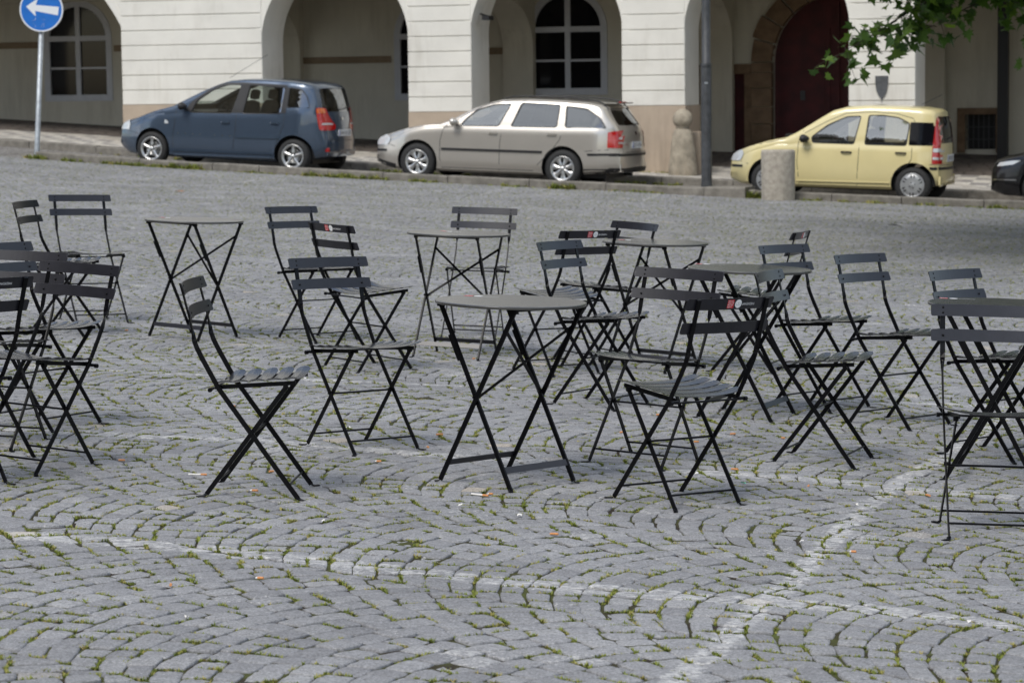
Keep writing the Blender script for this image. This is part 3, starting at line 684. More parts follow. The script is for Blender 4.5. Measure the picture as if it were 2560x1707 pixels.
TB = [(-.03, 9.94, -42.0, 'front round folding table in the middle of the photo, nearest full tabletop', -20),
      (-1.95, 15.36, 54.5, 'far left round folding table standing apart from the chairs', -30),
      (-.33, 14.65, 71.1, 'round folding table in front of the far dark grey chair, behind the front table', -35),
      (.79, 14.27, 54.2, 'smallest-looking round folding table, far centre right beyond the wide dark backrest', -20),
      (1.13, 12.22, -23.2, 'wide round folding table at the right among four chairs, tinted badge on its left side', -12),
      (2.0, 10.42, -17.6, 'round folding table cut off by the right edge behind the nearest right-hand chair', -10)]
tp, pr = make_table()
OFF = [(-.10, .16), (-.15, .1), (-.03, .08), (-.12, .05), (-.16, .20), (-.13, .20)]
for i, (X, Y, a, lab, ta) in enumerate(TB):
    o = tp if i == 0 else copy_tree(tp)
    mm = frame_at(X, Y, R(a)); o.matrix_world = mm; tag(o, lab, 'table', 'round folding tables on the square')
    tt = [c for c in bpy.data.objects if c.parent == o and c.name.startswith('tabletop')][0]
    st = [c for c in bpy.data.objects if c.parent == tt][0]
    # sticker offset is given in world axes
    st.rotation_euler = (0, 0, R(ta) - (R(a) - PI / 2)); ox, oy = OFF[i]; b = -(R(a) - PI / 2)
    st.location = (ox * math.cos(b) - oy * math.sin(b), ox * math.sin(b) + oy * math.cos(b), 0)

# ------------------------------------------------------------------ arcaded building (local axes: x along street, y away, z up)
BM = Matrix((SU, SV, Vector((0, 0, 1)))).transposed().to_4x4(); BM.translation = SO
bld = empty('arcade_building'); bld.matrix_world = BM
tag(bld, 'cream rendered arcade building with grooved piers and round arches behind the parked cars', 'building')
VF, TD, VB = 3.72, .97, 8.2; ZT = 6.4
PIERS = [(-18.4, -15.6, 1.75, .283), (-9.27, -6.285, 1.385, .283), (-3.32, -2.065, 1.195, .277), (.815, 1.99, 1.270, .271), (4.945, 6.11, 1.04, .281), (9.1, 10.3, .90, .28), (13.3, 14.5, .7, .28)]
SPR = [2.87, 2.52, 2.60, 2.58, 2.55, 2.5]          # springing height of the arch right of pier i (index by gap)
# pier cores, plinths and grooved courses
core = MB().use('cream'); 
for (a, b, zp, sp) in PIERS:
    core.use('cream').box((a + .012, VF + .022, zp + .002), (b - .012, VF + TD, ZT))
fac = core
for i in range(len(PIERS) - 1):
    a, b = PIERS[i][1], PIERS[i + 1][0]; c = (a + b) / 2; r = (b - a) / 2 + .012; zs = SPR[i]; n = 40; f0 = R(28) if i == 0 else 0
    if f0: r = r / math.cos(f0); zs = zs - r * math.sin(f0)
    arc = [(c - r * math.cos(f0 + (PI - 2 * f0) * k / n), zs + r * math.sin(f0 + (PI - 2 * f0) * k / n)) for k in range(n + 1)]
    vs = []; 
    for x, z in arc: vs += [(x, VF + .022, z), (x, VF + TD, z), (x, VF + .022, ZT), (x, VF + TD, ZT)]
    fs = []
    for k in range(n): q = k * 4; fs += [(q, q + 2, q + 6, q + 4), (q + 1, q + 5, q + 7, q + 3), (q, q + 4, q + 5, q + 1), (q + 2, q + 3, q + 7, q + 6)]
    fac.add(vs, fs, False)
    # archivolt strip standing a little proud
    vs = []
    for x, z in arc:
        ux, uz = (x - c) / r, (z - zs) / r
        vs += [(x, VF + .010, z), (x + ux * .13, VF + .010, z + uz * .13), (x + ux * .13, VF + .024, z + uz * .13), (x, VF + .024, z)]
    fs = []
    for k in range(n): q = k * 4; fs += [(q, q + 1, q + 5, q + 4), (q + 1, q + 2, q + 6, q + 5), (q, q + 4, q + 7, q + 3)]
    fac.add(vs, fs, False)
fac.build('facade', bld)
rr = random.Random(3)
for pi_, (a, b, zp, sp) in enumerate(PIERS):
    m = MB().use('cream'); z = zp + .004
    while z < ZT - .1:
        h = sp - .016; e = .012; in_arch = max(0, z - SPR[min(pi_, 5)] - .9)
        a2, b2 = a + in_arch * 0, b
        m.add([(a2 + e, VF, z + .006), (b2 - e, VF, z + .006), (b2 - e, VF, z + h - .006), (a2 + e, VF, z + h - .006),
               (a2, VF + .012, z), (b2, VF + .012, z), (b2, VF + .012, z + h), (a2, VF + .012, z + h), (a2, VF + .024, z), (b2, VF + .024, z), (b2, VF + .024, z + h), (a2, VF + .024, z + h)],
              [(0, 1, 2, 3), (0, 4, 5, 1), (1, 5, 6, 2), (2, 6, 7, 3), (3, 7, 4, 0), (4, 8, 9, 5), (5, 9, 10, 6), (6, 10, 11, 7), (7, 11, 8, 4)])
        # the course returns round the corner as a thin band on the reveal
        z += sp
    m.build('pier_courses', bld)
    zb = float(min(G(a), G(b))) - .2
    m = MB().use('plinth').box((a - .004, VF + .004, zb), (b + .004, VF + TD + .02, zp)); m.build('plinth', bld)
# back wall with openings cut out: windows, portal, doors are separate parts set into it
def arch_outline(x0, x1, z0, zs, n=20, rise=None):
    c = (x0 + x1) / 2; r = (x1 - x0) / 2; h = r if rise is None else rise
    return [(x0, z0), (x1, z0)] + [(c + r * math.cos(PI * k / n), zs + h * math.sin(PI * k / n)) for k in range(n + 1)]
WIN = [(-13.50, -11.98, 1.52, 2.80, .74), (-5.37, -3.86, 1.46, 2.70, .74), (-2.47, -.93, 1.53, 2.78, .74), (-9.3, -7.8, 1.50, 2.74, .74), (8.2, 9.7, 1.25, 2.5, .74)]
outer = [(-26, -1.2), (24, -1.2), (24, 5.6), (-26, 5.6)]
holes = [arch_outline(a, b, z0, zs, 20, r) for a, b, z0, zs, r in WIN]
PORT = arch_outline(2.48, 4.98, -.3, 2.05, 28, 1.27); holes.append(PORT)
DOOR = [(1.16, -.3), (1.93, -.3), (1.93, 1.84), (1.16, 1.84)]; holes.append(DOOR)
CELL = [(6.22, .36), (6.80, .36), (6.80, 1.02), (6.22, 1.02)]; holes.append(CELL)
def wall_with_holes(m, y0, y1):
    polys = [[Vector((x, z, 0)) for x, z in outer]] + [[Vector((x, z, 0)) for x, z in h] for h in holes]
    flat = [p for q in polys for p in q]; tri = tessellate_polygon(polys)
    m.add([(p.x, y0, p.y) for p in flat], [tuple(t) for t in tri])
    for h in holes:
        n = len(h); m.add([(x, y0, z) for x, z in h] + [(x, y1, z) for x, z in h], [(i, (i + 1) % n, n + (i + 1) % n, n + i) for i in range(n)])
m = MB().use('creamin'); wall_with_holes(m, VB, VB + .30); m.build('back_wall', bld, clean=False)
# building body behind (upper storeys and roof) so that it is a real block
m = MB().use('cream'); m.box((-26, VF + .022, ZT + .14), (24, VF + 12, 14)); m.build('upper_storeys', bld)
m = MB().use('bandm').box((-26, VF - .09, ZT), (24, VF + .5, ZT + .14)); m.build('string_course', bld)
m = MB().use('plinth'); m.box((-26.4, VF - .5, 14.0), (24.4, VF + 12.4, 14.3)); m.build('cornice', bld)
for k in range(16):
    u = -24 + k * 3.05
    w_ = MB().use('frame'); w_.box((u - .62, VF - .02, 8.0), (u + .62, VF + .01, 10.4)); f_ = w_.build('window', bld)
    MB().use('glassd').box((u - .52, VF - .035, 8.1), (u - .03, VF - .022, 10.3)).build('pane', f_); MB().use('glassd').box((u + .03, VF - .035, 8.1), (u + .52, VF - .022, 10.3)).build('pane', f_)
# vault: ceiling with transverse arches from pier to back wall
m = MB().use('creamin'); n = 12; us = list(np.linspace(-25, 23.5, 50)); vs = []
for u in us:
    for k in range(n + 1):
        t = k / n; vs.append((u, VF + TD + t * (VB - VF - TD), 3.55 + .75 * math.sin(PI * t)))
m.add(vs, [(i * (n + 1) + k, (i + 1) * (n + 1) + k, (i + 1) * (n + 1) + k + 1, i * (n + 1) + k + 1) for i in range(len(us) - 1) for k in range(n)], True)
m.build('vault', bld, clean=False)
for i, (a, b, zp, sp) in enumerate(PIERS):
    c = (a + b) / 2; y0, y1 = VF + TD, VB; n = 20; r = (y1 - y0) / 2 - .18; cy = (y0 + y1) / 2 ; m = MB().use('creamin'); vs = []
    for k in range(n + 1):
        y = cy - r * math.cos(PI * k / n); z = 2.45 + .9 * math.sin(PI * k / n)
        vs += [(c - .32, y, z), (c + .32, y, z), (c - .32, y, 4.6), (c + .32, y, 4.6)]
    fs = []
    for k in range(n): q = k * 4; fs += [(q, q + 4, q + 6, q + 2), (q + 1, q + 3, q + 7, q + 5), (q, q + 1, q + 5, q + 4)]
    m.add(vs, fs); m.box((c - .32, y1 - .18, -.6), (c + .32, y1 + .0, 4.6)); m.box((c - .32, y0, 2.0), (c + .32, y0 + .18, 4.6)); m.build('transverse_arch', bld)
# stone impost band along the back wall
for a, b, z in ((-26, -13.62, 2.6), (-11.86, -11.2, 2.5), (-10.4, -9.4, 2.46), (-7.7, -5.5, 2.17), (-3.74, -3.02, 2.3), (-3.02 + .64, -2.58, 2.27)): MB().use('bandm').box((a, VB - .035, z), (b, VB + .01, z + .135)).build('impost_band', bld)
def window(a, b, z0, zs, rise, idx):
    t = .075; w_ = MB().use('frame'); c = (a + b) / 2; y = VB - .02
    out = arch_outline(a - .06, b + .06, z0 - .06, zs, 24, rise + .06); inn = arch_outline(a + t, b - t, z0 + t, zs, 24, rise - t)
    n = len(out); vs = [(x, y, z) for x, z in out] + [(x, y, z) for x, z in inn] + [(x, y + .1, z) for x, z in inn] + [(x, y + .1, z) for x, z in out]
    fs = [(i, (i + 1) % n, n + (i + 1) % n, n + i) for i in range(n)] + [(n + i, n + (i + 1) % n, 2 * n + (i + 1) % n, 2 * n + i) for i in range(n)] + [((i + 1) % n, i, 3 * n + i, 3 * n + (i + 1) % n) for i in range(n)]
    w_.add(vs, fs)
    w_.box((c - .055, y + .012, z0 + .05), (c + .055, y + .08, zs + rise - .05)); w_.box((a + .04, y + .005, zs - .065), (b - .04, y + .085, zs + .045)); w_.box((a + .04, y + .02, (z0 + zs) / 2 - .022), (b - .04, y + .075, (z0 + zs) / 2 + .022))
    o = w_.build('window', bld)
    g = MB().use('glassd'); gl = arch_outline(a, b, z0, zs, 24, rise); g.add([(x, y + .06, z) for x, z in gl], [tuple(range(len(gl)))]); g.build('pane', o, clean=False)
    gr = MB().use('grille')
    for k in range(1, 9):
        x = a + (b - a) * k / 9
        if abs(x - c) > .06: gr.tube([(x, y + .15, z0), (x, y + .15, zs + rise * .6)], .008, 5)
    for k in range(1, 7): z = z0 + (zs - z0) * k / 6.5; gr.tube([(a, y + .16, z), (b, y + .16, z)], .007, 5)
    gr.build('grille', o)
    return o
for i, w_ in enumerate(WIN): window(*w_, i)
# closed dark room behind the openings
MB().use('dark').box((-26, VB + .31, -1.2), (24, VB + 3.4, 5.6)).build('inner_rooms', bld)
# portal: stone surround of blocks, deep red door leaf
m = MB().use('sandd'); c = 3.73; r1, r2 = 1.25, 1.65; zs = 2.05; nb = 11; y = VB - .11
for s_ in (-1, 1):
    z = -.2; k = 0
    while z < zs - .02:
        h = min([.36, .30, .41, .33][k % 4], zs - z); x0, x1 = c + s_ * r1, c + s_ * (r2 + (.05 if k % 2 else 0)); m.box((min(x0, x1), y + (.012 if k % 2 else 0), z + .006), (max(x0, x1), VB + .1, z + h - .006)); z += h; k += 1
for k in range(nb):
    a0, a1 = PI * (k + .04) / nb, PI * (k + .96) / nb; vs = []
    for q in range(5):
        a = a0 + (a1 - a0) * q / 4
        for rr_ in (r1, r2 + (.05 if k % 2 else 0)):
            for yy in (y + (.012 if k % 2 else 0), VB + .1): vs.append((c + rr_ * math.cos(a), yy, zs + rr_ * 1.0 * math.sin(a)))
    fs = []
    for q in range(4): b = q * 4; fs += [(b, b + 4, b + 6, b + 2), (b + 1, b + 3, b + 7, b + 5), (b, b + 1, b + 5, b + 4), (b + 2, b + 6, b + 7, b + 3)]
    fs += [(0, 2, 3, 1), (16, 17, 19, 18)]; m.add(vs, fs)
m.build('portal_surround', bld)
m = MB().use('reddoor'); pl = arch_outline(2.46, 5.0, -.3, 2.05, 28, 1.28); m.add([(x, VB + .2, z) for x, z in pl], [tuple(range(len(pl)))])
for x0 in (2.56, 3.78):
    for z0, z1 in ((.35, .72), (.80, 1.85), (1.95, 2.7)):
        m.box((x0 + .08, VB + .17, z0), (x0 + 1.02, VB + .19, z1)); m.box((x0 + .18, VB + .155, z0 + .1), (x0 + .92, VB + .172, z1 - .1))
m.box((3.70, VB + .14, -.3), (3.77, VB + .19, 3.2)); o = m.build('portal_door', bld, clean=False)
MB().use('grille').box((3.00, VB + .13, 1.32), (3.09, VB + .155, 1.5)).tube([(3.045, VB + .10, 1.47), (3.045, VB + .07, 1.42), (3.045, VB + .10, 1.36)], .014, 6).build('door_knocker', o)
m = MB().use('sandd'); m.box((.98, VB - .05, -.3), (1.16, VB + .1, 2.02)); m.box((1.93, VB - .05, -.3), (2.06, VB + .1, 2.02)); m.box((.98, VB - .055, 1.84), (2.06, VB + .1, 2.03)); m.build('door_surround', bld)
m = MB().use('reddoor').box((1.14, VB + .16, -.3), (1.95, VB + .2, 1.86))
for k in range(9): m.box((1.18, VB + .148, .0 + k * .2), (1.91, VB + .161, .17 + k * .2))
m.build('door', bld)
m = MB().use('sandd'); m.box((6.07, VB - .06, .3), (6.22, VB + .1, 1.13)); m.box((6.80, VB - .06, .3), (6.95, VB + .1, 1.13)); m.box((6.07, VB - .065, 1.02), (6.95, VB + .1, 1.14)); f_ = m.build('cellar_window', bld)
m = MB().use('grille')
for k in range(6): m.tube([(6.27 + k * .096, VB + .05, .34), (6.27 + k * .096, VB + .05, 1.03)], .009, 6)
for z in (.55, .78): m.tube([(6.2, VB + .05, z), (6.82, VB + .05, z)], .008, 6)
m.build('grille', f_)
MB().use('dark').box((6.93, VB - .75, -.4), (7.12, VB - .56, 4.3)).build('dark_pilaster', bld)
# shield-shaped metal plaque on the pier
pts = [(-.112, .195), (.112, .195), (.108, .05), (.090, -.06), (.058, -.13), (.02, -.185), (0, -.205), (-.02, -.185), (-.058, -.13), (-.090, -.06), (-.108, .05)]
mt = Matrix.Translation((5.527, VF - .001, 1.55)) @ Matrix.Rotation(PI / 2, 4, 'X')
m = MB().use('shield').prism(pts, .0, .025, mt); m.tube([(5.527, VF - .012, 1.345), (5.527, VF - .012, 1.28)], .006, 6); m.build('shield_plaque', bld)
# security camera under the arch
m = MB().use('dark'); m.tube([(-2.0, VF + .35, 2.98), (-1.9, VF + .30, 2.95), (-1.83, VF + .25, 2.93)], .018, 8); m.box((-1.90, VF + .12, 2.86), (-1.76, VF + .38, 2.94)); m.build('security_camera', bld)
# squat block at the pillar corner
m = MB().use('plinth'); m.box((2.0, VF - .26, -.25), (2.33, VF + .3, .80)); m.build('corner_stone', bld)

# ------------------------------------------------------------------ guard stone, lamp post, bollard, road sign
gs = empty('guard_stone', W(2.10, 3.18, float(pave(2.1, 3.2))), 'weathered sandstone guard stone with a ball on top beside the pillar corner', 'guard stone')
def rough_lathe(mb, prof, n, seed, amp):
    r0 = random.Random(seed); ph = [(r0.uniform(0, 6), r0.uniform(0, 6)) for _ in range(4)]; vs = []
    for j, (r, h) in enumerate(prof):
        for k in range(n):
            a = 2 * PI * k / n; d = 1 + amp * (math.sin(2 * a + ph[0][0] + h * 5) + .6 * math.sin(3 * a + ph[1][0] - h * 9) + .4 * math.sin(7 * a + h * 23 + ph[2][0])) + r0.uniform(-amp, amp) * .35
            vs.append((r * d * math.cos(a), r * d * math.sin(a), h))
    mb.add(vs, [(i * n + k, i * n + (k + 1) % n, (i + 1) * n + (k + 1) % n, (i + 1) * n + k) for i in range(len(prof) - 1) for k in range(n)], True)
m = MB().use('sand'); rough_lathe(m, [(.25, -.1), (.252, .0), (.245, .12), (.238, .25), (.225, .38), (.212, .50), (.198, .62), (.182, .72), (.160, .79), (.10, .82), (.0, .825)], 28, 1, .030); m.build('stone_shaft', gs)
m = MB().use('sand'); rough_lathe(m, [(.0, .80), (.10, .81), (.125, .83)] + [(.178 * math.sin(PI * t), .985 - .178 * math.cos(PI * t)) for t in np.linspace(.22, 1, 14)], 28, 2, .022); m.build('stone_ball', gs)
lp = empty('lamp_post', W(3.585, -.66, float(G(3.585) + .15)), 'dark grey cylindrical lamp post standing on the kerb between the two right-hand cars', 'lamp post')
m = MB().use('post').lathe([(.092, -.15), (.092, .02), (.086, .05), (.084, 1.92), (.078, 1.955), (.070, 1.96), (.069, 3.2), (.060, 5.2), (.05, 5.25), (.0, 5.25)], 24); m.build('pole', lp)
m = MB().use('post').lathe([(.087, 1.90), (.0895, 1.91), (.0895, 1.95), (.086, 1.96)], 24); m.build('collar', lp)
m = MB().use('post'); m.lathe([(.0, 5.9), (.04, 5.88), (.06, 5.8), (.26, 5.72), (.27, 5.70), (.0, 5.70)], 16); m.lathe([(.05, 5.2), (.12, 5.26), (.12, 5.28), (.0, 5.28)], 16); m.build('lantern_cap', lp)
MB().use('frame').lathe([(.11, 5.281), (.22, 5.5), (.24, 5.699)], 16).build('lantern_glass', lp)
m = MB().use('galv'); m.box((-.035, -.0885, 1.63), (.02, -.083, 1.66)); m.build('maker_plate', lp)
bo = MB().use('concrete'); rough_lathe(bo, [(.0, -.1), (.255, -.1), (.262, 0), (.264, .2), (.266, .5), (.268, .74), (.262, .775), (.245, .785), (.1, .783), (.0, .78)], 40, 5, .0025)
o = bo.build('concrete_bollard'); q = W(4.845, -1.02); q.z = float(gz(q.x, q.y)); o.location = q
tag(o, 'squat round exposed concrete bollard in front of the yellow car', 'bollard')
sg = empty('road_sign', W(-8.60, -.70, float(G(-8.6) + .06)), 'round blue road sign with a white arrow pointing left on a grey pole', 'road sign'); sg.rotation_euler = (R(-1), R(3.6), 0)
MB().use('galv').lathe([(.052, -.1), (.052, .0), (.046, .02), (.045, 2.9), (.0, 2.9)], 20).build('pole', sg)
fm = Matrix.Translation((0.0, -.062, 2.55)) @ Matrix.Rotation(R(-4), 4, 'Z') @ Matrix.Rotation(R(4), 4, 'Y')
def disc(mb, r0, r1, y, n=64):
    vs = [fm @ Vector((r * math.cos(2 * PI * k / n), y, r * math.sin(2 * PI * k / n))) for r in (r0, r1) for k in range(n)]
    if r0 == 0: mb.add(vs[n:], [tuple(range(n))]); return
    mb.add(vs, [(k, (k + 1) % n, n + (k + 1) % n, n + k) for k in range(n)])
m = MB().use('sblue'); disc(m, 0, .366, -.0125); m.use('swhite'); disc(m, .362, .385, -.0135)
m.use('sback'); disc(m, 0, .388, .012); n = 64
vs = [fm @ Vector((.388 * math.cos(2 * PI * k / n), y, .388 * math.sin(2 * PI * k / n))) for y in (-.0135, .012) for k in range(n)]; m.add(vs, [(k, (k + 1) % n, n + (k + 1) % n, n + k) for k in range(n)])
m.use('sback'); disc(m, .384, .388, -.0136); pn = m.build('sign_disc', sg, clean=False)
m = MB().use('swhite'); ar = [(-.275, 0), (-.08, .165), (-.105, .048), (.305, .062), (.305, -.086), (-.105, -.056), (-.085, -.150)]; ar = [(x, z + .02) for x, z in ar]
tri = tessellate_polygon([[Vector((x, z, 0)) for x, z in ar]]); m.add([fm @ Vector((x, -.0145, z)) for x, z in ar], [tuple(t) for t in tri]); m.build('arrow', pn, clean=False)
m = MB().use('swhite'); r0 = random.Random(8)
for k in range(26):
    x = r0.choice((-.12, -.06, .03, .06)) + r0.uniform(-.04, .04); z = -.22 + r0.uniform(-.09, .05); a = r0.uniform(-.3, 1.7); l_ = r0.uniform(.01, .04); dx, dz = math.cos(a) * l_, math.sin(a) * l_
    m.add([fm @ Vector(p) for p in ((x, -.0142, z), (x + dx, -.0142, z + dz), (x + dx + .003, -.0142, z + dz), (x + .004, -.0142, z))], [(0, 1, 2, 3)])
m.build('sticker_remains', pn, clean=False)
m = MB().use('galv'); m.box((-.055, -.06, 2.40), (.055, .055, 2.43)); m.box((-.055, -.06, 2.67), (.055, .055, 2.70)); m.build('bracket', sg)

# town house added out of view, to close the left sky and darken reflections
th_ = empty('unseen_town_house', (-22, -4, -.6), 'tall ochre town house added out of view on the left to darken reflections', 'building')
m = MB().use('town').box((-12, -30, 0), (0, 30, 17)); m.build('wall', th_)
m = MB().use('bark').add([(-12.5, -30.5, 17), (.6, -30.5, 17), (.6, 30.5, 17), (-12.5, 30.5, 17), (-6, -30.5, 22), (-6, 30.5, 22)], [(0, 1, 4), (2, 3, 5), (1, 2, 5, 4), (3, 0, 4, 5), (0, 3, 2, 1)]); m.build('roof', th_)
for j in range(4):
    for k in range(18):
        y = -28.3 + k * 3.3; z = 1.6 + j * 4.0
        f_ = MB().use('frame').box((.0, y - .7, z - .1), (.06, y + .7, z + 2.2)).build('window', th_); MB().use('glassd').box((.055, y - .6, z), (.075, y + .6, z + 2.1)).build('pane', f_)

# ------------------------------------------------------------------ cars (local axes: x from the front axle to the rear, y away from the square, z up)
def lin(tab, x): return float(np.interp(x, [p[0] for p in tab], [p[1] for p in tab]))
class Body:
    def __init__(s, S): s.S = S
    def P(s, x):
        S = s.S; xf, xr = S['top'][0][0], S['top'][-1][0]; w = S['w'] / 2
        tf = min(1, max(0, (x - xf) / S.get('lf', .75))); tr = min(1, max(0, (xr - x) / S.get('lr', .45)))
        return w * (1 - S.get('nf', .34) * (1 - tf) ** 2.6) * (1 - S.get('nr', .16) * (1 - tr) ** 2.4)
    def ring(s, x, inset=0, floor=None):
        S = s.S; T = lin(S['top'], x) - inset * 1.0; B = lin(S['bot'], x); P = s.P(x) - inset * 1.25; bl = lin(S['belt'], x)
        if floor is not None: B = floor
        sh = min(bl, T - .035); g = T - sh; rr = min(.085, .55 * g); tum = S['tum']; wt = P - .028
        q = [(0, B), (P * .55, B), (P - .10, B + .005), (P - .035, B + .05), (P - .012, B + .14), (P - .002, B + (sh - B) * .38), (P, B + (sh - B) * .55), (P - .004, B + (sh - B) * .72), (P - .012, B + (sh - B) * .86), (P - .020, sh - .025), (wt - .004, sh)]
        top = wt - tum * max(0, g - rr); 
        for t in (.15, .4, .7, 1): q.append((wt + (top - wt) * t, sh + (g - rr) * t))
        hw = min(.16, P * .3)
        q += [(top - rr * .18, T - rr * .55), (top - rr * .55, T - rr * .22), (top - hw * .9, T - rr * .04), (top - hw * 2.0, T + .004), (top * .4, T + .012), (0, T + .016)]
        return q
    def mesh(s, xs, inset=0, floor=None, mk='p_blue'):
        m = MB().use(mk); rings = []
        for x in xs:
            q = s.ring(x, inset, floor); S = s.S; xf, xr = S['top'][0][0], S['top'][-1][0]; hw = S['w'] / 2
            br = S.get('bow', .13) * float(sm((x - (xr - .95)) / .75)); bf = S.get('bowf', .15) * float(sm(((xf + 1.0) - x) / .8))
            bx = lambda y: x - br * (abs(y) / hw) ** 2.2 + bf * (abs(y) / hw) ** 2.2
            rings.append([(bx(y), -y, z) for y, z in q] + [(bx(y), y, z) for y, z in q[-2:0:-1]])
        n = len(rings[0]); vs = [p for r_ in rings for p in r_]
        fs = [(i * n + k, i * n + (k + 1) % n, (i + 1) * n + (k + 1) % n, (i + 1) * n + k) for i in range(len(rings) - 1) for k in range(n)]
        m.add(vs, fs, True)
        for i, rv in ((0, False), (len(rings) - 1, True)):
            c = [sum(p[j] for p in rings[i]) / n for j in range(3)]
            m.add(rings[i] + [c], [((k + 1) % n, k, n) if not rv else (k, (k + 1) % n, n) for k in range(n)], True)
        return m
def tmp(mb):
    me = mb.mesh('tmp'); b = bmesh.new(); b.from_mesh(me); bmesh.ops.remove_doubles(b, verts=b.verts, dist=1e-5); bmesh.ops.recalc_face_normals(b, faces=b.faces); b.to_mesh(me); b.free()
    o = bpy.data.objects.new('tmp', me); COL.objects.link(o); return o
def boolean(o, cutters, op='DIFFERENCE'):
    for c in cutters:
        md = o.modifiers.new('b', 'BOOLEAN'); md.object = c; md.operation = op; md.solver = 'EXACT'; md.material_mode = 'TRANSFER'
    dg = bpy.context.evaluated_depsgraph_get(); me = bpy.data.meshes.new_from_object(o.evaluated_get(dg))
    for md in list(o.modifiers): o.modifiers.remove(md)
    o.data = me
    for c in cutters: bpy.data.objects.remove(c)
def smooth_by_angle(me, ang=R(38)):
    b = bmesh.new(); b.from_mesh(me)
    for e in b.edges: e.smooth = (len(e.link_faces) == 2 and e.calc_face_angle(0) < ang)
    for f in b.faces: f.smooth = True
    b.to_mesh(me); b.free()
def rounded(poly, r, n=4):
    """round the corners of a 2D polygon"""
    out = []; N = len(poly)
    for i in range(N):
        p = Vector(poly[i]); a = Vector(poly[i - 1]) - p; b = Vector(poly[(i + 1) % N]) - p; d = min(r, a.length * .45, b.length * .45)
        s = p + a.normalized() * d; e = p + b.normalized() * d
        for k in range(n + 1): t = k / n; out.append(tuple((1 - t) ** 2 * s + 2 * t * (1 - t) * p + t * t * e))
    return out
def patch(bvh, poly, axis, mk, off, step=.07, both=False, thick=0, inv=1):
    """polygon projected on the body: axis 'y' (from the side; poly in x,z), 'x' (from the rear; poly in y,z) or 'f' (from the front)"""
    b = bmesh.new(); vs = [b.verts.new((p[0], p[1], 0)) for p in poly]; f = b.faces.new(vs); bmesh.ops.triangulate(b, faces=[f])
    x0, x1 = min(p[0] for p in poly), max(p[0] for p in poly); z0, z1 = min(p[1] for p in poly), max(p[1] for p in poly)
    k = x0 + step
    while k < x1: bmesh.ops.bisect_plane(b, geom=b.verts[:] + b.edges[:] + b.faces[:], plane_co=(k, 0, 0), plane_no=(1, 0, 0)); k += step
    k = z0 + step
    while k < z1: bmesh.ops.bisect_plane(b, geom=b.verts[:] + b.edges[:] + b.faces[:], plane_co=(0, k, 0), plane_no=(0, 1, 0)); k += step
    b.verts.ensure_lookup_table(); m = MB().use(mk)
    for side in ((-1, 1) if both is True else ((both,) if both in (-2, 2) else (-1,))):
        side = 1 if side > 0 else -1; pts = []; last = None
        for v in b.verts:
            if axis == 'y': o_, d = Vector((v.co.x, side * 3, v.co.y)), Vector((0, -side, 0))
            elif axis == 'x': o_, d = Vector((9, v.co.x * (1 if side < 0 else -1), v.co.y)), Vector((-1, 0, 0))
            else: o_, d = Vector((-9, v.co.x * (1 if side < 0 else -1), v.co.y)), Vector((1, 0, 0))
            h = bvh.ray_cast(o_, d)
            if h[0] is None: pts.append(None); continue
            nn = h[1]; nn = nn if nn.dot(d) < 0 else -nn
            pts.append(h[0] + (nn * .6 - d * .4) * off)
        if axis != 'y':
            ex = max((q.x for q in pts if q is not None), default=0) if axis == 'x' else min((q.x for q in pts if q is not None), default=0)
            pts = [q if q is None or abs(q.x - ex) < .30 else None for q in pts]
        good = [p for p in pts if p is not None]
        if not good: continue
        fs = []
        for f in b.faces:
            ix = [v.index for v in f.verts]
            if any(pts[i] is None for i in ix): continue
            if max((pts[ix[i]] - pts[ix[i - 1]]).length - 5 * (b.verts[ix[i]].co - b.verts[ix[i - 1]].co).length for i in range(len(ix))) > .02: continue
            fs.append(tuple(ix))
        par = list(range(len(pts)))
        def fd(i):
            while par[i] != i: i = par[i]
            return i
        for f in fs:
            for i in f[1:]: par[fd(i)] = fd(f[0])
        cnt = {}
        for f in fs: cnt[fd(f[0])] = cnt.get(fd(f[0]), 0) + 1
        if fs: best = max(cnt, key=cnt.get); fs = [f for f in fs if fd(f[0]) == best]
        used = sorted({i for f in fs for i in f}); ren = {a: k for k, a in enumerate(used)}
        if fs: m.add([pts[i] for i in used], [tuple(ren[i] for i in f) for f in fs], True)
    b.free(); return m
def strip(line, w):
    """thin polygon around a 2D polyline"""
    L_, R_ = [], []
    for i, p in enumerate(line):
        a = Vector(line[max(0, i - 1)]); c = Vector(line[min(len(line) - 1, i + 1)]); d = (c - a).normalized(); n = Vector((-d.y, d.x)) * w / 2
        L_.append(tuple(Vector(p) + n)); R_.append(tuple(Vector(p) - n))
    return L_ + R_[::-1]
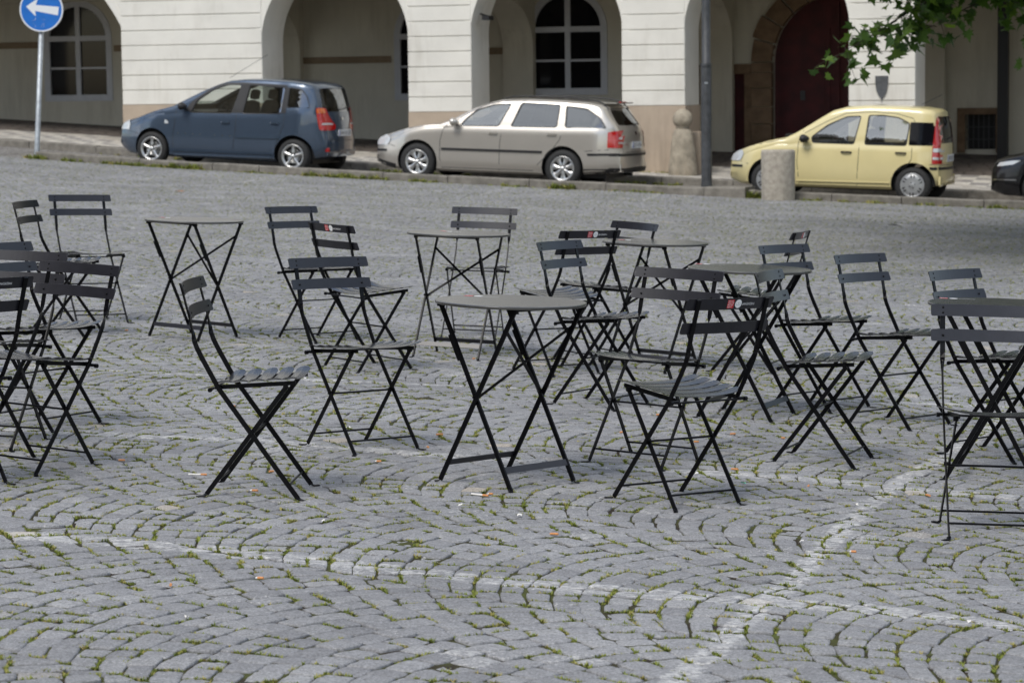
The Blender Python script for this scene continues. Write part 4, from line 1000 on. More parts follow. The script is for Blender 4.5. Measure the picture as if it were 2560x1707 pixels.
def wheel(root, x, y, Rr, Rrim, style, side, body_w):
    t = .19; t_ = empty('wheel'); t_.parent = root; t_.location = (x, y, Rr)
    if side > 0: t_.rotation_euler = (0, 0, PI)
    m = MB().use('rubber').lathe([(Rrim - .01, -t / 2 + .01), (Rrim + .012, -t / 2), (Rr - .035, -t / 2 + .004), (Rr - .012, -t / 2 + .022), (Rr, -t / 2 + .045), (Rr, t / 2 - .045), (Rr - .012, t / 2 - .02), (Rr - .035, t / 2), (Rrim - .01, t / 2)], 40, axis='y')
    m.build('tyre', t_)
    m = MB()
    k = 'alloy' if style != 'cap' else 'hub'
    m.use('dark'); m.lathe([(0, -t / 2 + .075), (Rrim - .01, -t / 2 + .07)], 32, axis='y')
    m.use('alloy').lathe([(.09, -t / 2 + .068), (.13, -t / 2 + .06), (.13, -t / 2 + .062), (.0, -t / 2 + .06)], 24, axis='y') if style == 'five' else None
    m.use(k); m.lathe([(Rrim - .035, -t / 2 + .03), (Rrim - .022, -t / 2 + .004), (Rrim - .002, -t / 2 - .002), (Rrim + .004, -t / 2 + .004), (Rrim, -t / 2 + .03)], 40, axis='y')
    def sector(a0, a1, r0, r1, y0, y1, ns=3, th=.02):
        vs = []
        for q in range(ns + 1):
            for (r, yy, a) in ((r0, y0, a0), (r1, y1, a1)):
                aa = -a + 2 * a * q / ns; vs.append((r, yy, aa))
        return vs
    if style == 'five': nsp, a_in, a_out = 5, .36, .17
    elif style == 'seven': nsp, a_in, a_out = 7, .42, .26
    else: nsp = 0
    for s_ in range(nsp):
        c = 2 * PI * s_ / nsp + .31; vs = []
        prof = [(.035, a_in * 1.2, -t / 2 + .012), (.07, a_in, -t / 2 + .010), (.10, a_in * .7 if style == 'five' else .30, -t / 2 + .014), ((Rrim - .03) * .8, a_out, -t / 2 + .016), (Rrim - .015, a_out * (1.15 if style == 'five' else 1.35), -t / 2 + .012)]
        for r, a, yy in prof:
            for q in (-1, -.5, .5, 1): vs.append((r * math.cos(c + a * q), yy + (.012 if abs(q) == 1 else 0), r * math.sin(c + a * q)))
        m.add(vs, [(i * 4 + j, i * 4 + j + 1, i * 4 + 5 + j, i * 4 + 4 + j) for i in range(len(prof) - 1) for j in range(3)], True)
    if style == 'cap':
        m.lathe([(0, -t / 2 - .012), (.03, -t / 2 - .012), (.05, -t / 2 - .004), (.10, -t / 2 - .010), (Rrim - .04, -t / 2 - .006), (Rrim - .02, -t / 2 + .004)], 40, axis='y')
        m.use('dark')
        for s_ in range(6):
            c = 2 * PI * s_ / 6 + .5
            for da in (-.13, .13):
                a = c + da; d = Vector((math.cos(a), 0, math.sin(a))); n_ = Vector((-d.z, 0, d.x))
                p0 = d * (Rrim * .62) + n_ * (.010 if da < 0 else -.010) * -1; p1 = d * (Rrim * .88)
                yv = -t / 2 - .0125
                m.add([(p0.x - n_.x * .007, yv, p0.z - n_.z * .007), (p0.x + n_.x * .007, yv, p0.z + n_.z * .007), (p1.x + n_.x * .011, yv + .002, p1.z + n_.z * .011), (p1.x - n_.x * .011, yv + .002, p1.z - n_.z * .011)], [(0, 1, 2, 3)])
        for s_ in range(4): a = PI / 2 * s_ + .4; m.lathe([(0, -t / 2 - .0135), (.010, -t / 2 - .0135)], 8, (.045 * math.cos(a), 0, .045 * math.sin(a)), 'y')
    else:
        m.lathe([(0, -t / 2 + .002), (.03, -t / 2 + .003), (.036, -t / 2 + .012)], 16, axis='y'); m.use('dark')
        for s_ in range(5): a = 2 * PI * s_ / 5 + .31; m.lathe([(0, -t / 2 + .0075), (.008, -t / 2 + .0075)], 8, (.055 * math.cos(a), 0, .055 * math.sin(a)), 'y')
    m.build('rim', t_, clean=False)
def seat(root, x, y, z, w_):
    m = MB().use('cloth'); b = Matrix.Translation((x, y, z))
    def rbox(c, s_, rx=0):
        mt = b @ Matrix.Translation(c) @ Matrix.Rotation(rx, 4, 'Y'); n = 6; vs = []
        out = rounded([(-s_[1] / 2, -s_[2] / 2), (s_[1] / 2, -s_[2] / 2), (s_[1] / 2, s_[2] / 2), (-s_[1] / 2, s_[2] / 2)], min(s_[1], s_[2]) * .3, 3)
        for xx, k in ((-s_[0] / 2, .85), (-s_[0] / 4, 1), (s_[0] / 4, 1), (s_[0] / 2, .85)):
            vs += [mt @ Vector((xx, p[0] * k, p[1] * k)) for p in out]
        N = len(out); m.add(vs, [(i * N + q, i * N + (q + 1) % N, (i + 1) * N + (q + 1) % N, (i + 1) * N + q) for i in range(3) for q in range(N)] + [tuple(range(N)), tuple(range(3 * N, 4 * N))[::-1]], True)
    rbox((0, 0, .10), (.5, w_, .16)); rbox((.33, 0, .40), (.14, w_, .60), R(16)); rbox((.44, 0, .80), (.09, .26 if w_ < .8 else .24, .17), R(12))
    if w_ > .8: rbox((.44, -.4, .78), (.09, .24, .15), R(12)); rbox((.44, .4, .78), (.09, .24, .15), R(12))
    m.build('seat', root)
def remap(S):
    kx, kr, kz, wb = S.get('kx', 1), S.get('kr', 1), S.get('kz', 1), S['wb']
    fx = lambda x: (x if x < wb else wb + (x - wb) * kr) * kx
    f = lambda q: (fx(q[0]), q[1] * kz)
    for k in ('top', 'bot', 'belt'): S[k] = [f(q) for q in S[k]]
    S['windows'] = [([f(q) for q in w_], g) for w_, g in S['windows']]
    S['patches'] = [(a, [f(q) if ax == 'y' else (q[0], q[1] * kz) for q in b], ax, c, d, e, g) for a, b, ax, c, d, e, g in S['patches']]
    S['gaps'] = [[f(q) for q in l_] for l_ in S['gaps']]; S['rgaps'] = [[(q[0], q[1] * kz) for q in l_] for l_ in S.get('rgaps', [])]
    S['bars'] = [(a, [f(q) for q in b], c, d, e) for a, b, c, d, e in S['bars']]; S['handles'] = [f(q) for q in S['handles']]; S['mirror'] = f(S['mirror'])
    S['cab'] = (fx(S['cab'][0]), fx(S['cab'][1])); S['shields'] = [(a * kz, b * kz, c, d, fx(e), fx(g)) for a, b, c, d, e, g in S['shields']]
    S['wb'] = wb * kx; S['dash'] = fx(S['dash']); S['dashz'] *= kz
def make_car(S):
    remap(S)
    root = empty(S['name']); B = Body(S); xf, xr = S['top'][0][0], S['top'][-1][0]
    xs = sorted(set([round(p[0], 3) for p in S['top']] + list(np.round(np.linspace(xf, xr, 58), 3)) + [xf + .03, xf + .08, xr - .03, xr - .07]))
    raw = tmp(B.mesh(xs, mk=S['paint'])); bm = bmesh.new(); bm.from_mesh(raw.data); bvh = BVHTree.FromBMesh(bm); bm.free()
    cutters = []
    # cabin cavity
    c0, c1 = S['cab']; cx = sorted(set(list(np.round(np.linspace(c0, c1, 30), 3)))); cutters.append(tmp(B.mesh(cx, .05, S.get('cfloor', .42), 'dark')))
    wins = [w_ for w_ in S['windows']]
    for w_ in wins:
        mt = Matrix(((1, 0, 0, 0), (0, 0, 1, 0), (0, 1, 0, 0), (0, 0, 0, 1)))
        cutters.append(tmp(MB().use('dark').prism(rounded(w_[0], .04), -1.3, 1.3, mt)))
    for (zb, zt, wb, wt, x0, x1) in S['shields']:
        mt = Matrix(((0, 0, 1, 0), (1, 0, 0, 0), (0, 1, 0, 0), (0, 0, 0, 1)))
        cutters.append(tmp(MB().use('dark').prism(rounded([(-wb, zb), (wb, zb), (wt, zt), (-wt, zt)], .07), x0, x1, mt)))
    for wx in (0, S['wb']):
        for sy in (-1, 1):
            cutters.append(tmp(MB().use('dark').lathe([(0, -.16), (S['R'] + S.get('arch', .055), -.16), (S['R'] + S.get('arch', .055), .2), (0, .2)], 40, (wx, sy * S['w'] / 2 * 1.0, S['R'] + .01), 'y')))
    boolean(raw, cutters); smooth_by_angle(raw.data)
    raw.name = 'body'; raw.data.name = 'body'; raw.parent = root
    def P_(name, poly, axis, mk, off, both=False, parent=None, step=.07, rnd=0):
        if rnd: poly = rounded(poly, rnd)
        for sd in ((-2, 2) if both else (False,)): patch(bvh, poly, axis, mk, off + (.006 if mk in ('tred', 'lens', 'orange') else .001), .025 if mk in ('tred', 'lens', 'orange') else .05, sd).build(name, parent or raw, clean=False)
    for (poly, g) in S['windows']:
        c = Vector((sum(p[0] for p in poly) / len(poly), sum(p[1] for p in poly) / len(poly)))
        big = [tuple(c + (Vector(p) - c) * (1 + .012 / max(.1, (Vector(p) - c).length))) for p in poly]
        for s_ in (-2, 2): patch(bvh, rounded(big, .04), 'y', g, -.012, .08, s_).build('side_window', root, clean=False)
        # black rubber surround
        out = rounded([tuple(c + (Vector(p) - c) * (1 + .020 / max(.1, (Vector(p) - c).length))) for p in poly], .045); inn = rounded(poly, .04)
        if S.get('wtrim', True):
            n = len(out)
            for sd in (-1, 1):
                m2 = MB().use('dark')
                for k in range(n):
                    q = [out[k], out[(k + 1) % n], inn[(k + 1) % n], inn[k]]; pts = []
                    for p in q:
                        h = bvh.ray_cast(Vector((p[0], sd * 3, p[1])), Vector((0, -sd, 0)))
                        if h[0] is None: break
                        pts.append(h[0] + Vector((0, sd * .003, 0)))
                    if len(pts) == 4: m2.add(pts, [(0, 1, 2, 3)])
                m2.build('window_seal', root, clean=False)
    for i, (zb, zt, wb, wt, x0, x1) in enumerate(S['shields']):
        poly = rounded([(-wb - .02, zb - .02), (wb + .02, zb - .02), (wt + .02, zt + .02), (-wt - .02, zt + .02)], .07)
        ax = 'f' if i == 0 else 'x'; patch(bvh, poly, ax, S['sglass'][i], -.010, .08).build('windscreen' if i == 0 else 'rear_window', root, clean=False)
    for name, poly, axis, mk, off, both, rnd in S['patches']: P_(name, poly, axis, mk, off, both, root, rnd=rnd)
    g = MB().use('dark')
    for ln in S['gaps']:
        q = patch(bvh, strip(ln, S.get('gapw', .009)), 'y', 'dark', .0012, .12, True); g.add(q.v, q.f)
    for ln in S.get('rgaps', []):
        q = patch(bvh, strip(ln, .010), 'x', 'dark', .0012, .12); g.add(q.v, q.f)
    g.build('panel_gap', root, clean=False)
    for nm, ln, mk, hh, tt in S['bars']:                                 # raised mouldings along the side
        for sd in (-1, 1):
            pts = []
            for p in [(ln[0][0] + (ln[-1][0] - ln[0][0]) * k / 14, np.interp(ln[0][0] + (ln[-1][0] - ln[0][0]) * k / 14, [a[0] for a in ln], [a[1] for a in ln])) for k in range(15)]:
                h = bvh.ray_cast(Vector((p[0], sd * 3, p[1])), Vector((0, -sd, 0)))
                if h[0] is not None: pts.append(h[0] + Vector((0, sd * tt * .3, 0)))
            if len(pts) > 1: MB().use(mk).ribbon(pts, [(0, 0, 1)] * len(pts), hh, tt).build(nm, root)
    for hx, hz in S['handles']:
        for sd in (-1, 1):
            h = bvh.ray_cast(Vector((hx, sd * 3, hz)), Vector((0, -sd, 0)))
            if h[0] is None: continue
            m = MB().use(S['handle_m']); y = h[0].y; m.ribbon([(hx - .085, y + sd * .004, hz), (hx - .06, y + sd * .028, hz + .003), (hx + .06, y + sd * .028, hz + .003), (hx + .085, y + sd * .004, hz)], [(0, 0, 1)] * 4, .026, .012); m.build('door_handle', root)
    # mirrors
    mx, mz = S['mirror']
    for sd in (-1, 1):
        h = bvh.ray_cast(Vector((mx, sd * 3, mz - .07)), Vector((0, -sd, 0))); y = h[0].y if h[0] is not None else sd * S['w'] / 2
        m = MB().use(S['mirror_m']); n = 10; vs = []
        for i in range(7):
            t = i / 6; r = math.sin(PI * (.12 + .78 * t)) ; 
            for k in range(n): a = 2 * PI * k / n; vs.append((mx - .07 + .15 * t ** 1.4, y + sd * (.115 + .095 * r * math.cos(a)), mz + .07 * r * math.sin(a)))
        m.add(vs, [(i * n + k, i * n + (k + 1) % n, (i + 1) * n + (k + 1) % n, (i + 1) * n + k) for i in range(6) for k in range(n)] + [tuple(range(n)), tuple(range(6 * n, 7 * n))[::-1]], True)
        m.use('dark').tube([(mx + .02, y - sd * .02, mz - .06), (mx + .02, y + sd * .06, mz - .03)], .02, 6); m.build('wing_mirror', root)
    for wx in (0, S['wb']):
        for sd in (-1, 1): wheel(root, wx, sd * (S['w'] / 2 - .105), S['R'], S['rim'], S['style'], sd, S['w'])
    m = MB().use('dark').box((xf + .5, -S['w'] / 2 + .28, .17), (xr - .35, S['w'] / 2 - .28, .30)); m.tube([(xr - .75, .3, .24), (xr - .2, .42, .22)], .03, 8); m.build('underbody', root)
    # cabin
    sx = S['seatx']; zf = S.get('cfloor', .42)
    for yy in (-.37, .37): seat(root, sx, yy, S['seatz'], .5)
    seat(root, sx + S['seatd'], 0, S['seatz'], 1.25)
    dx = S['dash']; m = MB().use('dark'); dz = S['dashz']
    m.add([(dx, s_ * (S['w'] / 2 - .14), z_) for s_ in (-1, 1) for z_ in (zf, dz)] + [(dx + .5, s_ * (S['w'] / 2 - .14), z_) for s_ in (-1, 1) for z_ in (zf, dz - .02)], [(0, 1, 3, 2), (4, 6, 7, 5), (1, 5, 7, 3), (0, 4, 5, 1), (2, 3, 7, 6)]); m.build('dashboard', root)
    m = MB().use('dark'); c = Vector((dx + .66, -.37, dz - .02)); n = 24; pts = [c + Vector((math.cos(R(25)) * 0 + .18 * math.sin(2 * PI * k / n) * math.sin(R(25)), .18 * math.cos(2 * PI * k / n), .18 * math.sin(2 * PI * k / n) * math.cos(R(25)))) for k in range(n + 1)]
    m.tube(pts, .014, 6); m.tube([c, c + Vector((-.3, 0, -.12))], .03, 6); m.ribbon([c + Vector((0, -.17, 0)), c + Vector((0, .17, 0))], [(0, 0, 1)] * 2, .05, .02); m.build('steering_wheel', root)
    if S.get('extra'): S['extra'](root, bvh, S)
    return root
def plate(root, bvh, x, y0, y1, z0, z1, chars):
    h = bvh.ray_cast(Vector((9, (y0 + y1) / 2, (z0 + z1) / 2)), Vector((-1, 0, 0))); xx = (h[0].x if h[0] is not None else x) + .012
    m = MB().use('plate').box((xx - .012, y0, z0), (xx, y1, z1)); m.use('pblue'); m.add([(xx + .001, y0 + .004, z0 + .004), (xx + .001, y0 + .045, z0 + .004), (xx + .001, y0 + .045, z1 - .004), (xx + .001, y0 + .004, z1 - .004)], [(0, 1, 2, 3)])
    add_text(m, chars, .1, lambda a, b: (xx + .0015, y0 + .065 + a, z0 + .02 + b), 'dark', width=(y1 - y0) - .09)
    m.build('number_plate', root, clean=False)
def rear_wiper(root, bvh, y0, z0, y1, z1):
    pts = []
    for k in range(8):
        y, z = y0 + (y1 - y0) * k / 7, z0 + (z1 - z0) * k / 7; h = bvh.ray_cast(Vector((9, y, z)), Vector((-1, 0, 0)))
        if h[0] is not None: pts.append(h[0] + Vector((.018, 0, 0)))
    if len(pts) > 1: MB().use('dark').tube(pts, .009, 6).build('rear_wiper', root)

# --- blue compact people carrier
def ex_blue(root, bvh, S):
    plate(root, bvh, 3.2, -.26, .26, .665, .775, '3A4 0128'); rear_wiper(root, bvh, -.02, 1.12, .42, 1.16)
    MB().use('dark').tube([(1.30, -.45, 1.59), (2.05, -.52, 2.02)], .004, 5).build('aerial', root)
    for k in (0, 1, 2, 3, 5, 6, 7):          # clips left where the side moulding has come off
        x = .50 + k * .137; h = bvh.ray_cast(Vector((x * 1.05, -3, .595)), Vector((0, 1, 0)))
        if h[0] is not None: MB().use('chrome').tube([h[0] + Vector((0, .004, 0)), h[0] + Vector((0, -.006, 0))], .010, 6).build('moulding_clip', root)
BLUE = dict(name='people_carrier', kx=1.05, kr=.92, kz=.985, bow=.17, bowf=.17, paint='p_blue', w=1.74, R=.298, wb=2.60, rim=.205, style='five', tum=.27, lf=.9, lr=.50, nf=.40, nr=.30,
    top=[(-.80, .50), (-.785, .66), (-.74, .735), (-.62, .79), (-.43, .845), (-.11, .945), (.22, 1.045), (.36, 1.10), (.58, 1.225), (.854, 1.375), (1.13, 1.505), (1.32, 1.575), (1.6, 1.612), (1.96, 1.628), (2.5, 1.618), (2.80, 1.595), (2.93, 1.565), (3.00, 1.50), (3.06, 1.33), (3.12, 1.12), (3.16, .95), (3.19, .80), (3.225, .66), (3.245, .55), (3.23, .42)],
    bot=[(-.80, .30), (-.6, .19), (.3, .17), (2.3, .19), (2.9, .24), (3.23, .32)], belt=[(-.8, .62), (-.3, .80), (.1, .93), (.45, .955), (1.5, 1.0), (2.3, 1.05), (2.45, 1.12), (3.2, 1.16)],
    cab=(.42, 3.0), windows=[([(.71, .985), (1.46, 1.005), (1.575, 1.50), (1.30, 1.485), (1.05, 1.385), (.80, 1.19)], 'glass_l'), ([(1.665, 1.010), (2.36, 1.040), (2.385, 1.485), (1.735, 1.505)], 'glass_l'), ([(2.47, 1.15), (2.865, 1.165), (2.80, 1.35), (2.70, 1.46), (2.47, 1.49)], 'glass_d')],
    shields=[(1.11, 1.50, .66, .56, -.2, 1.7), (1.10, 1.50, .60, .54, 2.6, 3.6)], sglass=['glass_l', 'glass_l'], seatx=1.32, seatd=.85, seatz=.52, dash=.45, dashz=1.02,
    patches=[('headlight', [(-.77, .60), (-.57, .68), (-.50, .775), (-.56, .80), (-.70, .765), (-.785, .70)], 'y', 'lens', .006, True, .03), ('headlight', [(-.72, .62), (-.40, .60), (-.44, .72), (-.66, .76)], 'f', 'lens', .006, False, .03), ('headlight', [(.72, .62), (.40, .60), (.44, .72), (.66, .76)], 'f', 'lens', .006, False, .03),
        ('grille', [(-.33, .60), (.33, .60), (.30, .70), (-.30, .70)], 'f', 'dark', .005, False, .03), ('air_intake', [(-.45, .32), (.45, .32), (.40, .45), (-.40, .45)], 'f', 'dark', .005, False, .03),
        ('door_frame', [(1.475, 1.006), (1.65, 1.010), (1.72, 1.515), (1.59, 1.515)], 'y', 'dark', .0025, True, 0), ('door_frame', [(2.372, 1.041), (2.458, 1.05), (2.458, 1.50), (2.398, 1.50)], 'y', 'dark', .0025, True, 0), ('door_frame', [(1.06, 1.40), (1.30, 1.495), (1.60, 1.515), (2.42, 1.50), (2.42, 1.535), (1.60, 1.548), (1.27, 1.527), (1.0, 1.41)], 'y', 'dark', .0025, True, 0), ('door_frame', [(.60, 1.0), (.70, .995), (.80, 1.205), (1.05, 1.40), (1.01, 1.41), (.70, 1.17)], 'y', 'dark', .0025, True, 0),
        ('tail_light', [(2.965, 1.165), (3.055, 1.165), (3.10, 1.02), (3.165, .86), (3.175, .775), (3.04, .775), (3.0, .95)], 'y', 'tred', .007, True, .03), 
        ('indicator_lens', [(2.975, 1.155), (3.045, 1.155), (3.075, 1.07), (2.985, 1.07)], 'y', 'orange', .010, True, .02), ('reversing_lens', [(3.07, .90), (3.14, .90), (3.15, .87), (3.06, .87)], 'y', 'lens', .010, True, .01),
        ('side_indicator', [(.245, .765), (.31, .765), (.31, .80), (.26, .835), (.245, .82)], 'y', 'lens', .006, True, .01), ('fuel_flap', [(2.70, .70), (2.86, .70), (2.86, .86), (2.70, .86)], 'y', 'p_blue', .004, True, .03), ('fog_lamp', [(-.62, .40), (-.54, .40), (-.54, .47), (-.62, .47)], 'x', 'tred', .005, False, .02),
        ('emblem', [(-.03, .955), (.03, .955), (.045, .98), (.03, 1.0), (-.03, 1.0), (-.045, .98)], 'x', 'chrome', .006, False, .02), ('tailgate_badge', [(-.62, 1.005), (-.45, 1.005), (-.45, 1.03), (-.62, 1.03)], 'x', 'chrome', .004, False, 0)],
    gaps=[[(.44, 1.02), (.43, .80), (.40, .50), (.41, .25)], [(1.56, 1.0), (1.55, .7), (1.50, .25)], [(2.44, 1.05), (2.42, .82), (2.30, .52), (2.24, .30)], [(.41, .27), (2.24, .30)], [(-.55, .60), (-.28, .56)], [(2.95, .60), (3.16, .60)], [(-.5, .82), (.2, .99)]],
    rgaps=[[(-.60, .60), (.60, .60)], [(-.62, .60), (-.66, 1.0)], [(.62, .60), (.66, 1.0)]],
    bars=[('side_moulding', [(1.57, .600), (2.36, .625)], 'p_blue', .055, .018), ('bumper_strip', [(-.74, .46), (-.35, .47)], 'p_blue', .02, .008), ('roof_rail', [(.3, .1), (.31, .1)], 'dark', .01, .01), ('sill_strip', [(.42, .225), (2.2, .26)], 'p_blue', .03, .02)],
    handles=[(1.37, .835), (2.27, .87)], handle_m='p_blue', mirror=(.60, 1.085), mirror_m='dark', extra=ex_blue)
# --- champagne estate car
def rail_pts(bvh, x0, x1, yy, lift, n=20):
    pts = []
    for k in range(n + 1):
        x = x0 + (x1 - x0) * k / n; h = bvh.ray_cast(Vector((x, yy, 4)), Vector((0, 0, -1))); l_ = lift * min(1, min(k, n - k) / 2.0)
        if h[0] is not None: pts.append(h[0] + Vector((0, 0, .006 + l_)))
    return pts
def ex_champ(root, bvh, S):
    plate(root, bvh, 3.6, -.26, .26, .68, .79, '2A7 4196'); rear_wiper(root, bvh, 0, 1.05, .40, 1.10)
    for yy in (-.56, .56): MB().use('dark').tube(rail_pts(bvh, 1.42, 3.28, yy, .035), .014, 6).build('roof_rail', root)
    MB().use('tred').box((3.33, -.16, 1.425), (3.36, .16, 1.445)).build('high_brake_light', root)
    MB().use('p_champ').prism([(3.16, -.50), (3.385, -.46), (3.385, .46), (3.16, .50)], 1.412, 1.432).build('roof_spoiler', root)
CHAMP = dict(name='estate_car', kx=1.01, kr=.945, bow=.12, bowf=.14, paint='p_champ', w=1.77, R=.316, wb=2.578, rim=.205, style='seven', tum=.34, lf=.85, lr=.50, nf=.34, nr=.17, arch=.05,
    top=[(-.90, .48), (-.885, .62), (-.84, .70), (-.74, .745), (-.58, .80), (-.30, .875), (.11, .945), (.40, .985), (.55, 1.05), (.74, 1.155), (.93, 1.26), (1.23, 1.375), (1.43, 1.425), (1.89, 1.452), (2.44, 1.452), (2.95, 1.432), (3.20, 1.395), (3.30, 1.35), (3.42, 1.20), (3.54, 1.06), (3.60, .96), (3.625, .85), (3.64, .66), (3.675, .60), (3.68, .48), (3.66, .36)],
    bot=[(-.90, .28), (-.7, .18), (.3, .17), (2.2, .18), (2.9, .22), (3.66, .28)], belt=[(-.9, .60), (-.3, .80), (.1, .89), (.5, .925), (1.4, .945), (2.5, .965), (3.3, .99), (3.6, .99)],
    cab=(.50, 3.38), cfloor=.40, windows=[([(.76, .965), (1.42, .98), (1.60, 1.355), (1.30, 1.325), (1.02, 1.225), (.85, 1.08)], 'glass_l'), ([(1.655, .98), (2.44, 1.0), (2.45, 1.365), (1.80, 1.375)], 'glass_d'), ([(2.61, 1.0), (3.33, 1.015), (3.20, 1.18), (2.96, 1.305), (2.58, 1.35)], 'glass_d')],
    shields=[(1.02, 1.355, .68, .52, -.2, 1.75), (1.06, 1.34, .60, .50, 3.0, 3.9)], sglass=['glass_l', 'glass_d'], seatx=1.30, seatd=.90, seatz=.36, dash=.50, dashz=.93,
    patches=[('headlight', [(-.845, .56), (-.56, .60), (-.52, .69), (-.62, .755), (-.78, .70), (-.86, .64)], 'y', 'lens', .006, True, .03), ('headlight', [(-.78, .57), (-.42, .57), (-.44, .68), (-.70, .70)], 'f', 'lens', .006, False, .03), ('headlight', [(.78, .57), (.42, .57), (.44, .68), (.70, .70)], 'f', 'lens', .006, False, .03),
        ('grille', [(-.36, .52), (.36, .52), (.32, .68), (-.32, .68)], 'f', 'dark', .005, False, .03), ('air_intake', [(-.5, .28), (.5, .28), (.5, .38), (-.5, .38)], 'f', 'dark', .005, False, .03),
        ('lower_valance', [(-.90, .27), (-.42, .18), (-.40, .26), (-.80, .33)], 'y', 'dark', .004, True, .02), ('lower_valance', [(2.98, .22), (3.66, .285), (3.66, .35), (2.96, .325)], 'y', 'dark', .004, True, .02), ('lower_valance', [(-.80, .285), (.80, .285), (.80, .36), (-.80, .36)], 'x', 'dark', .004, False, .02),
        ('bumper_insert', [(-.86, .46), (-.60, .465), (-.60, .505), (-.87, .50)], 'y', 'dark', .006, True, .01), ('bumper_insert', [(3.04, .545), (3.675, .575), (3.675, .61), (3.02, .585)], 'y', 'dark', .006, True, .01), ('bumper_insert', [(-.82, .555), (.82, .555), (.82, .60), (-.82, .60)], 'x', 'dark', .006, False, .01),
        ('tail_light', [(3.37, .95), (3.62, .985), (3.64, .985), (3.645, .69), (3.37, .69)], 'y', 'tred', .007, True, .02), 
        ('reversing_lens', [(3.54, .87), (3.64, .87), (3.64, .835), (3.54, .835)], 'y', 'lens', .010, True, .005), ('reversing_lens', [(3.54, .79), (3.64, .79), (3.64, .76), (3.54, .76)], 'y', 'lens', .010, True, .005),
        ('emblem', [(-.04, .90), (.04, .90), (.055, .93), (.04, .96), (-.04, .96), (-.055, .93)], 'x', 'chrome', .006, False, .02)],
    gaps=[[(.58, 1.03), (.46, .90), (.41, .70), (.41, .40), (.46, .23)], [(1.50, .96), (1.475, .7), (1.47, .23)], [(2.56, 1.0), (2.52, .80), (2.38, .60), (2.16, .38), (2.05, .25)], [(.46, .245), (2.05, .26)], [(-.60, .60), (-.42, .56)], [(2.98, .62), (3.40, .66)], [(-.62, .77), (.2, .95), (.42, .97)], [(.66, 1.03), (.86, 1.16), (1.20, 1.335), (1.6, 1.405), (2.5, 1.41), (3.0, 1.39)]],
    rgaps=[[(-.62, .62), (.62, .62)], [(-.62, .62), (-.64, 1.05)], [(.62, .62), (.64, 1.05)]],
    bars=[('side_moulding', [(.44, .555), (2.22, .575)], 'dark', .040, .018)],
    handles=[(1.345, .855), (2.37, .875)], handle_m='p_champ', mirror=(.68, 1.02), mirror_m='p_champ', extra=ex_champ)
